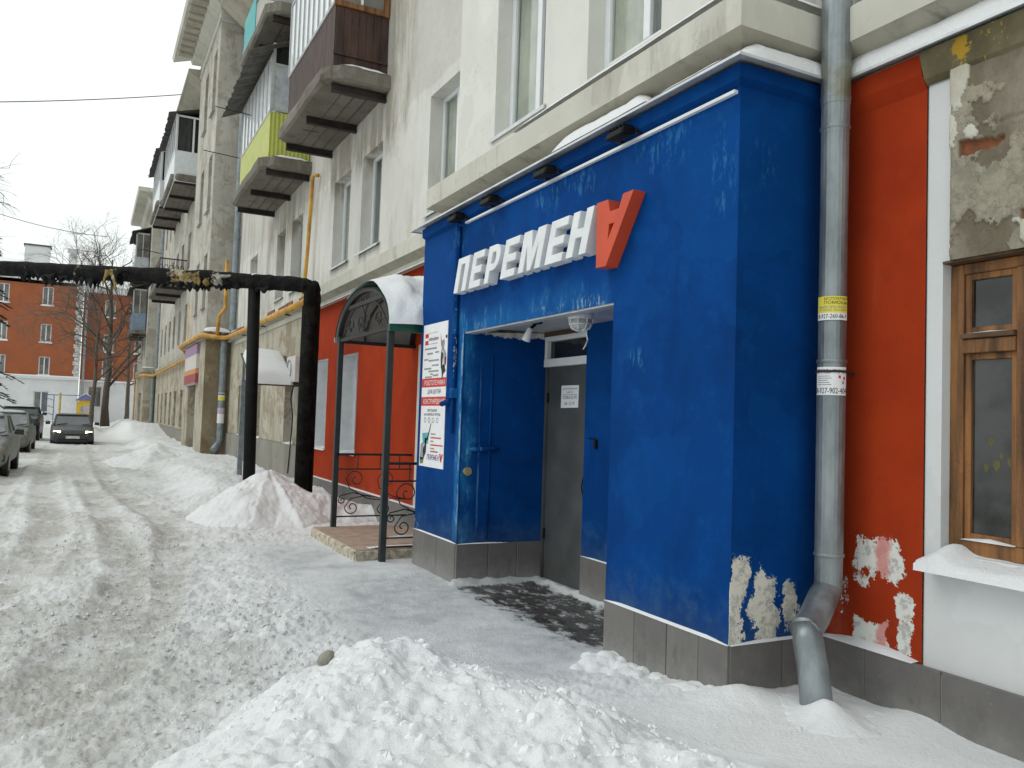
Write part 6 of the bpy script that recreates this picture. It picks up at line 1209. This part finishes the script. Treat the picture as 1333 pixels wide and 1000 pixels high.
# ------------------------------------------------------------------ red house across the far end
rh = thing('red_house', (-8, 84, 0), 'brick-red four-storey house with white ground floor across the far end', 'building')
YR = 84.0
def wall_y(y, x0, x1, z0, z1, holes, depth, name, mat, parent):
    mb = MB(); xs = sorted({x0, x1, *[h[0] for h in holes], *[h[1] for h in holes]}); zs = sorted({z0, z1, *[h[2] for h in holes], *[h[3] for h in holes]})
    for a, b in zip(xs, xs[1:]):
        for c, d in zip(zs, zs[1:]):
            if any(h[0] < (a + b) / 2 < h[1] and h[2] < (c + d) / 2 < h[3] for h in holes): continue
            mb.quad((a, y, c), (b, y, c), (b, y, d), (a, y, d))
    for a, b, c, d in holes:
        Y = y + depth; mb.quad((a, y, c), (a, y, d), (a, Y, d), (a, Y, c)); mb.quad((b, y, c), (b, Y, c), (b, Y, d), (b, y, d)); mb.quad((a, y, d), (b, y, d), (b, Y, d), (a, Y, d)); mb.quad((a, y, c), (a, Y, c), (b, Y, c), (b, y, c))
    return mb.build(name, mat, parent)
def window_y(parent, y, x0, x1, z0, z1, frame=None, pane=None, snow=True):
    frame = frame or M_PVC; f = .09; xm = (x0 + x1) / 2
    w = MB().box(x0, x0 + f, y - .05, y, z0, z1).box(x1 - f, x1, y - .05, y, z0, z1).box(x0 + f, x1 - f, y - .05, y, z0, z0 + f).box(x0 + f, x1 - f, y - .05, y, z1 - f, z1).box(xm - f / 2, xm + f / 2, y - .055, y, z0 + f, z1 - f).build('window', frame, parent)
    for a, b in ((x0 + f, xm - f / 2), (xm + f / 2, x1 - f)): MB().box(a, b, y - .02, y - .01, z0 + f, z1 - f).build('pane', pane or M_GLASS, w)
    if snow: MB().box(x0 - .1, x1 + .1, y - .32, y - .06, z0 - .10, z0 + .02).build('sill', M_SNOW, w, bevel=.03)
cols = [-35.5, -32, -28.5, -25, -21.5, -18, -14.5, -11, -7.6, -4.2]
hr = [(c, c + .88, z, z + 1.66) for c in cols for z in (10.65, 7.3, 4.35)]; hg = [(c + .3, c + 1.5, 1.0, 2.9) for c in (-35.5, -28.5, -21.5, -14.5, -4.75)]
wall_y(YR, -38, -1.0, 4.17, 12.8, hr, .25, 'red_wall', M_BRICKRED, rh); wall_y(YR, -38, -1.0, -.5, 4.0, hg, .25, 'white_wall', M_WHITEW, rh)
for w in hr: window_y(rh, YR + .25, *w)
for w in hg: window_y(rh, YR + .25, *w, snow=False)
MB().box(-38, -.95, YR - .18, YR + .1, 4.0, 4.17).build('ledge', M_WHITEW, rh); MB().box(-38, -.95, YR - .22, YR - .005, 4.172, 4.33).build('ledge_snow', M_SNOW, rh, bevel=.05)
MB().box(-38.2, -.9, YR - .35, YR + .2, 12.8, 13.45).build('cornice', M_WHITEW, rh); MB().box(-38, 10, YR + .0, YR + .05, 12.5, 12.79).build('frieze', M_WHITEW, rh)
YR2 = YR + 2.2
hr2 = [(c, c + .9, z, z + 1.66) for c in (.9, 3.6, 6.4) for z in (10.2, 6.9, 4.35)]
wall_y(YR2, -.9, 11, 4.0, 12.4, hr2, .25, 'red_wall', M_BRICKRED, rh); wall_y(YR2, -.9, 11, -.5, 4.0, [(-.2, 1.0, 1.6, 3.6)], .25, 'white_wall', M_WHITEW, rh)
for w in hr2: window_y(rh, YR2 + .25, *w)
window_y(rh, YR2 + .25, -.2, 1.0, 1.6, 3.6, snow=False); MB().box(-.9, 11, YR2 - .3, YR2 + .1, 12.4, 13.0).build('cornice', M_WHITEW, rh); MB().box(-.9, 11, YR2 - .15, YR2 - .01, 4.0, 4.15).build('ledge', M_SNOW, rh)
MB().quad((-1.0, YR, -.5), (-1.0, YR2, -.5), (-1.0, YR2, 12.9), (-1.0, YR, 12.9)).build('side_wall', M_BRICKRED, rh)
rq = random.Random(9)
for i in range(22): w = .42 if i % 2 else .30; MB().box(-1.0 - w - .1, -.95, YR - .08, YR + .1, 4.2 + i * .385, 4.2 + i * .385 + .365).build('quoin_stone', simple('pale_quoin', (.55, .55, .53), .9, var=.4) if i == 0 else bpy.data.materials['pale_quoin'], rh, bevel=.02)
MB().prism([(-38.6, YR - .5, 13.45), (-38.6, YR + 5, 15.3), (-38.6, YR + 10, 13.45)], (37.9, 0, 0)).build('roof', M_SNOW, rh); MB().prism([(-.7, YR2 - .5, 13.0), (-.7, YR2 + 4, 14.6), (-.7, YR2 + 8, 13.0)], (12, 0, 0)).build('roof', M_SNOW, rh)
for (x0, x1, z1) in ((-5.9, -3.9, 16.2), (-18, -16.2, 16.0)): ch = MB().box(x0, x1, YR + 2, YR + 3.4, 13.6, z1).build('chimney', M_WHITEW, rh); MB().box(x0 - .1, x1 + .1, YR + 1.9, YR + 3.5, z1, z1 + .15).build('chimney_cap', M_SLATE, ch)
ch = MB().box(-2.35, -1.65, YR + 2, YR + 2.7, 13.6, 16.0).build('chimney', M_WHITEW, rh); MB().box(-2.5, -1.5, YR + 1.9, YR + 2.8, 16.0, 16.3).build('chimney_cap', M_WHITEW, ch)
MB().tube([(-.62, YR - .1, .6), (-.62, YR - .1, 12.9)], .1, 8).build('rain_pipe', M_GREYP, rh)

# ------------------------------------------------------------------ trees
def branch(m, p, d, L, r, depth, rs_, twig, droop=0, spread=.6):
    n = 4; pts = [p]; q = p.copy(); dd = d.copy()
    for i in range(n): dd = (dd + Vector((rs_.gauss(0, .13), rs_.gauss(0, .13), rs_.gauss(0, .10) - droop))).normalized(); q = q + dd * (L / n); pts.append(q.copy())
    (twig if depth < 3 else m).tube(pts, [r * (1 - .5 * i / n) for i in range(n + 1)], 5 if depth > 2 else 3, caps=False)
    if depth == 0: return
    for k in range(rs_.choice([3, 4, 4, 5]) if depth > 1 else rs_.choice([3, 4])):
        t = rs_.uniform(.35, 1.0); i = min(int(t * n), n - 1); b = pts[i].lerp(pts[i + 1], t * n - i); a = Vector((rs_.gauss(0, 1), rs_.gauss(0, 1), rs_.gauss(0, .8))).normalized()
        nd = (dd + a * spread * rs_.uniform(.7, 1.5)).normalized(); nd.z += .12; branch(m, b, nd.normalized(), L * rs_.uniform(.5, .75), r * .5, depth - 1, rs_, twig, droop, spread)
def tree(x, y, z, hgt, r, label, seed, trunk_frac=.45, lean=(0, 0), mains=7, depth=4, low=.25, spread=.7, blen=.34):
    rs_ = random.Random(seed); t = thing('bare_tree', (x, y, z), label, 'tree', 'bare trees at the far end'); m = MB(); tw = MB(); pts = []
    n = 9
    for i in range(n + 1): f = i / n; pts.append(Vector((x + lean[0] * f + rs_.gauss(0, .06) * hgt * .06, y + lean[1] * f + rs_.gauss(0, .06) * hgt * .06, z - .2 + (hgt * .8 + .2) * f)))
    m.tube(pts, [r * (1.25 if i == 0 else 1) * (1 - .82 * i / n) for i in range(n + 1)], 8)
    for k in range(mains):
        f = low + (1 - low) * (k + rs_.random() * .7) / mains; i = min(int(f * n), n - 1); b = pts[i].lerp(pts[i + 1], f * n - i); a = rs_.uniform(0, 6.283)
        d = Vector((math.cos(a), math.sin(a), rs_.uniform(.35, 1.0))).normalized(); branch(m, b, d, hgt * blen * (1.15 - .6 * f) , r * .42 * (1.1 - .7 * f), depth, rs_, tw, .0, spread)
    m.build('trunk', M_BARK, t, smooth=True); tw.build('crown', M_TWIG, t)
tree(1.05, 64.5, .5, 14.6, .26, 'tall bare tree with a straight grey trunk before the red house', 3, mains=16, low=.2)
tree(.12, 59.5, .3, 9.8, .16, 'slender crooked bare tree just left of the tall one', 5, lean=(.25, .5), mains=9, low=.35, blen=.30)
tree(2.6, 70.0, .3, 12.5, .18, 'bare tree behind the tall one, close to the house corner', 8, mains=9, low=.3)
# willow-like twigs from a tree beyond the left edge
def birch():
    rs_ = random.Random(21); x, y = -5.6, 25.5; t = thing('bare_tree', (x, y, 0), 'bare tree beyond the left edge, only its drooping twigs showing', 'tree', 'bare trees at the far end'); m = MB(); tw = MB()
    pts = [Vector((x + .1 * math.sin(i), y + .06 * i, -.2 + i * 1.0)) for i in range(12)]; m.tube(pts, [.2 * (1 - .07 * i) for i in range(12)], 8)
    for k in range(16):
        b = pts[4 + k % 4]; a = rs_.uniform(-.7, .7) if k % 2 else rs_.uniform(1.5, 4.5); d = Vector((math.cos(a), math.sin(a), .55)).normalized(); branch(m, b, d, 2.0, .045, 3, rs_, tw, .11, .5)
    m.build('trunk', M_BARK, t, smooth=True); tw.build('crown', M_TWIG, t)
birch()
def spruce():
    rs_ = random.Random(33); x, y = -5.05, 52; t = thing('spruce_tree', (x, y, 0), 'dark green spruce at the left edge in front of the red house', 'tree'); MB().tube([(x, y, -.2), (x, y, 11.5)], [.22, .03], 8).build('trunk', M_BARK, t); m = MB()
    for k in range(70):
        z = 1.0 + 10.2 * (k / 70); Lb = (1 - k / 74) * 2.3 * rs_.uniform(.7, 1.1); a = rs_.uniform(0, 6.283)
        for q in range(26):
            f = rs_.uniform(.2, 1); bx = x + Lb * f * math.cos(a); by = y + Lb * f * math.sin(a); bz = z - .35 * Lb * f * f + .1; s_ = rs_.uniform(.12, .30); e = a + rs_.uniform(-1.2, 1.2)
            v = Vector((bx, by, bz)); d = Vector((math.cos(e), math.sin(e), rs_.uniform(-.5, .1))) * s_; w = Vector((-math.sin(e), math.cos(e), 0)) * s_ * .16; m.add([v - w, v + w, v + d], [(0, 1, 2)]); m.add([v - Vector((0, 0, s_ * .14)), v + Vector((0, 0, s_ * .14)), v + d], [(0, 1, 2)])
    m.build('crown', M_NEEDLE, t)
spruce()

# ------------------------------------------------------------------ playground pieces and overhead wires
pg = thing('playground_hut', (-.15, 63, .3), 'small yellow playground hut with a round window behind the moving car', 'playground hut')
def hut():
    y = 63.0; x0, x1, z0, z1 = -.72, .28, .25, 2.05; m = MB(); n = 16; cx, cz, r = -.22, 1.45, .30
    ring = [(cx + r * math.cos(2 * math.pi * k / n), y, cz + r * math.sin(2 * math.pi * k / n)) for k in range(n)]
    def edge(p): dx_, dz_ = p[0] - cx, p[2] - cz; k = min((x1 - cx) / abs(dx_) if dx_ else 9e9, ((z1 - cz) if dz_ > 0 else (cz - z0)) / abs(dz_) if dz_ else 9e9); return (cx + dx_ * k, y, cz + dz_ * k)
    E_ = [edge(p) for p in ring]; m.add(ring + E_, [(k, (k + 1) % n, n + (k + 1) % n, n + k) for k in range(n)]); o = m.build('front_panel', M_YELH, pg); o.modifiers.new('t', 'SOLIDIFY').thickness = .04
    MB().box(x0 - .02, x0 + .02, y, y + 1, z0, z1).build('side_panel', M_YELH, pg); MB().box(x1 - .02, x1 + .02, y, y + 1, z0, z1).build('side_panel', M_YELH, pg)
    MB().prism([(x0 - .15, y - .1, z1), (x1 + .15, y - .1, z1), (cx, y - .1, z1 + .45)], (0, 1.2, 0)).build('roof', simple('lilac_roof', (.20, .20, .42), .5), pg); MB().prism([(x0 - .1, y - .12, z1 + .1), (cx, y - .12, z1 + .55), (x1 + .1, y - .12, z1 + .1), (cx, y - .12, z1 + .46)], (0, 1.2, 0)).build('roof_snow', M_SNOW, pg)
M_YELH = simple('yellow_play_panel', (.72, .48, .03), .5, var=.1); hut()
sb = thing('sand_box', (-.55, 58, .3), 'low orange play element behind the moving car', 'play equipment'); MB().box(-.85, -.2, 58, 58.15, .2, .92).build('panel', simple('orange_panel', (.55, .14, .03), .5), sb, bevel=.02); MB().box(-.85, -.2, 58.0, 58.9, .92, 1.0).build('seat', M_YELH, sb)
la = thing('climbing_frame', (-2.3, 64, .3), 'thin blue climbing ladder with a yellow post by the white wall', 'climbing frame'); MBL = simple('blue_tube', (.05, .12, .30), .5)
for x in (-2.75, -2.15): MB().tube([(x, 64, .1), (x, 64, 2.4)], .03, 6).build('upright', MBL, la)
for k in range(4): MB().tube([(-2.75, 64, .5 + k * .5), (-2.45, 64, .62 + k * .5), (-2.15, 64, .5 + k * .5)], .025, 6).build('rung', MBL, la)
MB().tube([(-1.78, 64, .1), (-1.78, 64, 2.55)], .07, 8).build('post', simple('yellow_post', (.55, .42, .08), .6), la); MB().tube([(-2.75, 64, 2.38), (-.6, 64, 2.40)], .03, 6).build('top_bar', MBL, la)
def wire(name, a, b, sag, r, label):
    a = Vector(a); b = Vector(b); o = MB().tube([a.lerp(b, i / 20) - Vector((0, 0, sag * 4 * (i / 20) * (1 - i / 20))) for i in range(21)], r, 5).build(name, M_BLACK, None); tag(o, label, 'wire', 'overhead wires')
wire('overhead_wire', (-7.5, 38, 12.9), (3.4, 41, 16.6), .15, .02, 'thin black wire crossing the pale sky above the yard')
wire('overhead_wire', (-9, 60, 14.6), (.6, 63.5, 13.6), .5, .02, 'thin wire over the red house roof towards the tall bare tree')
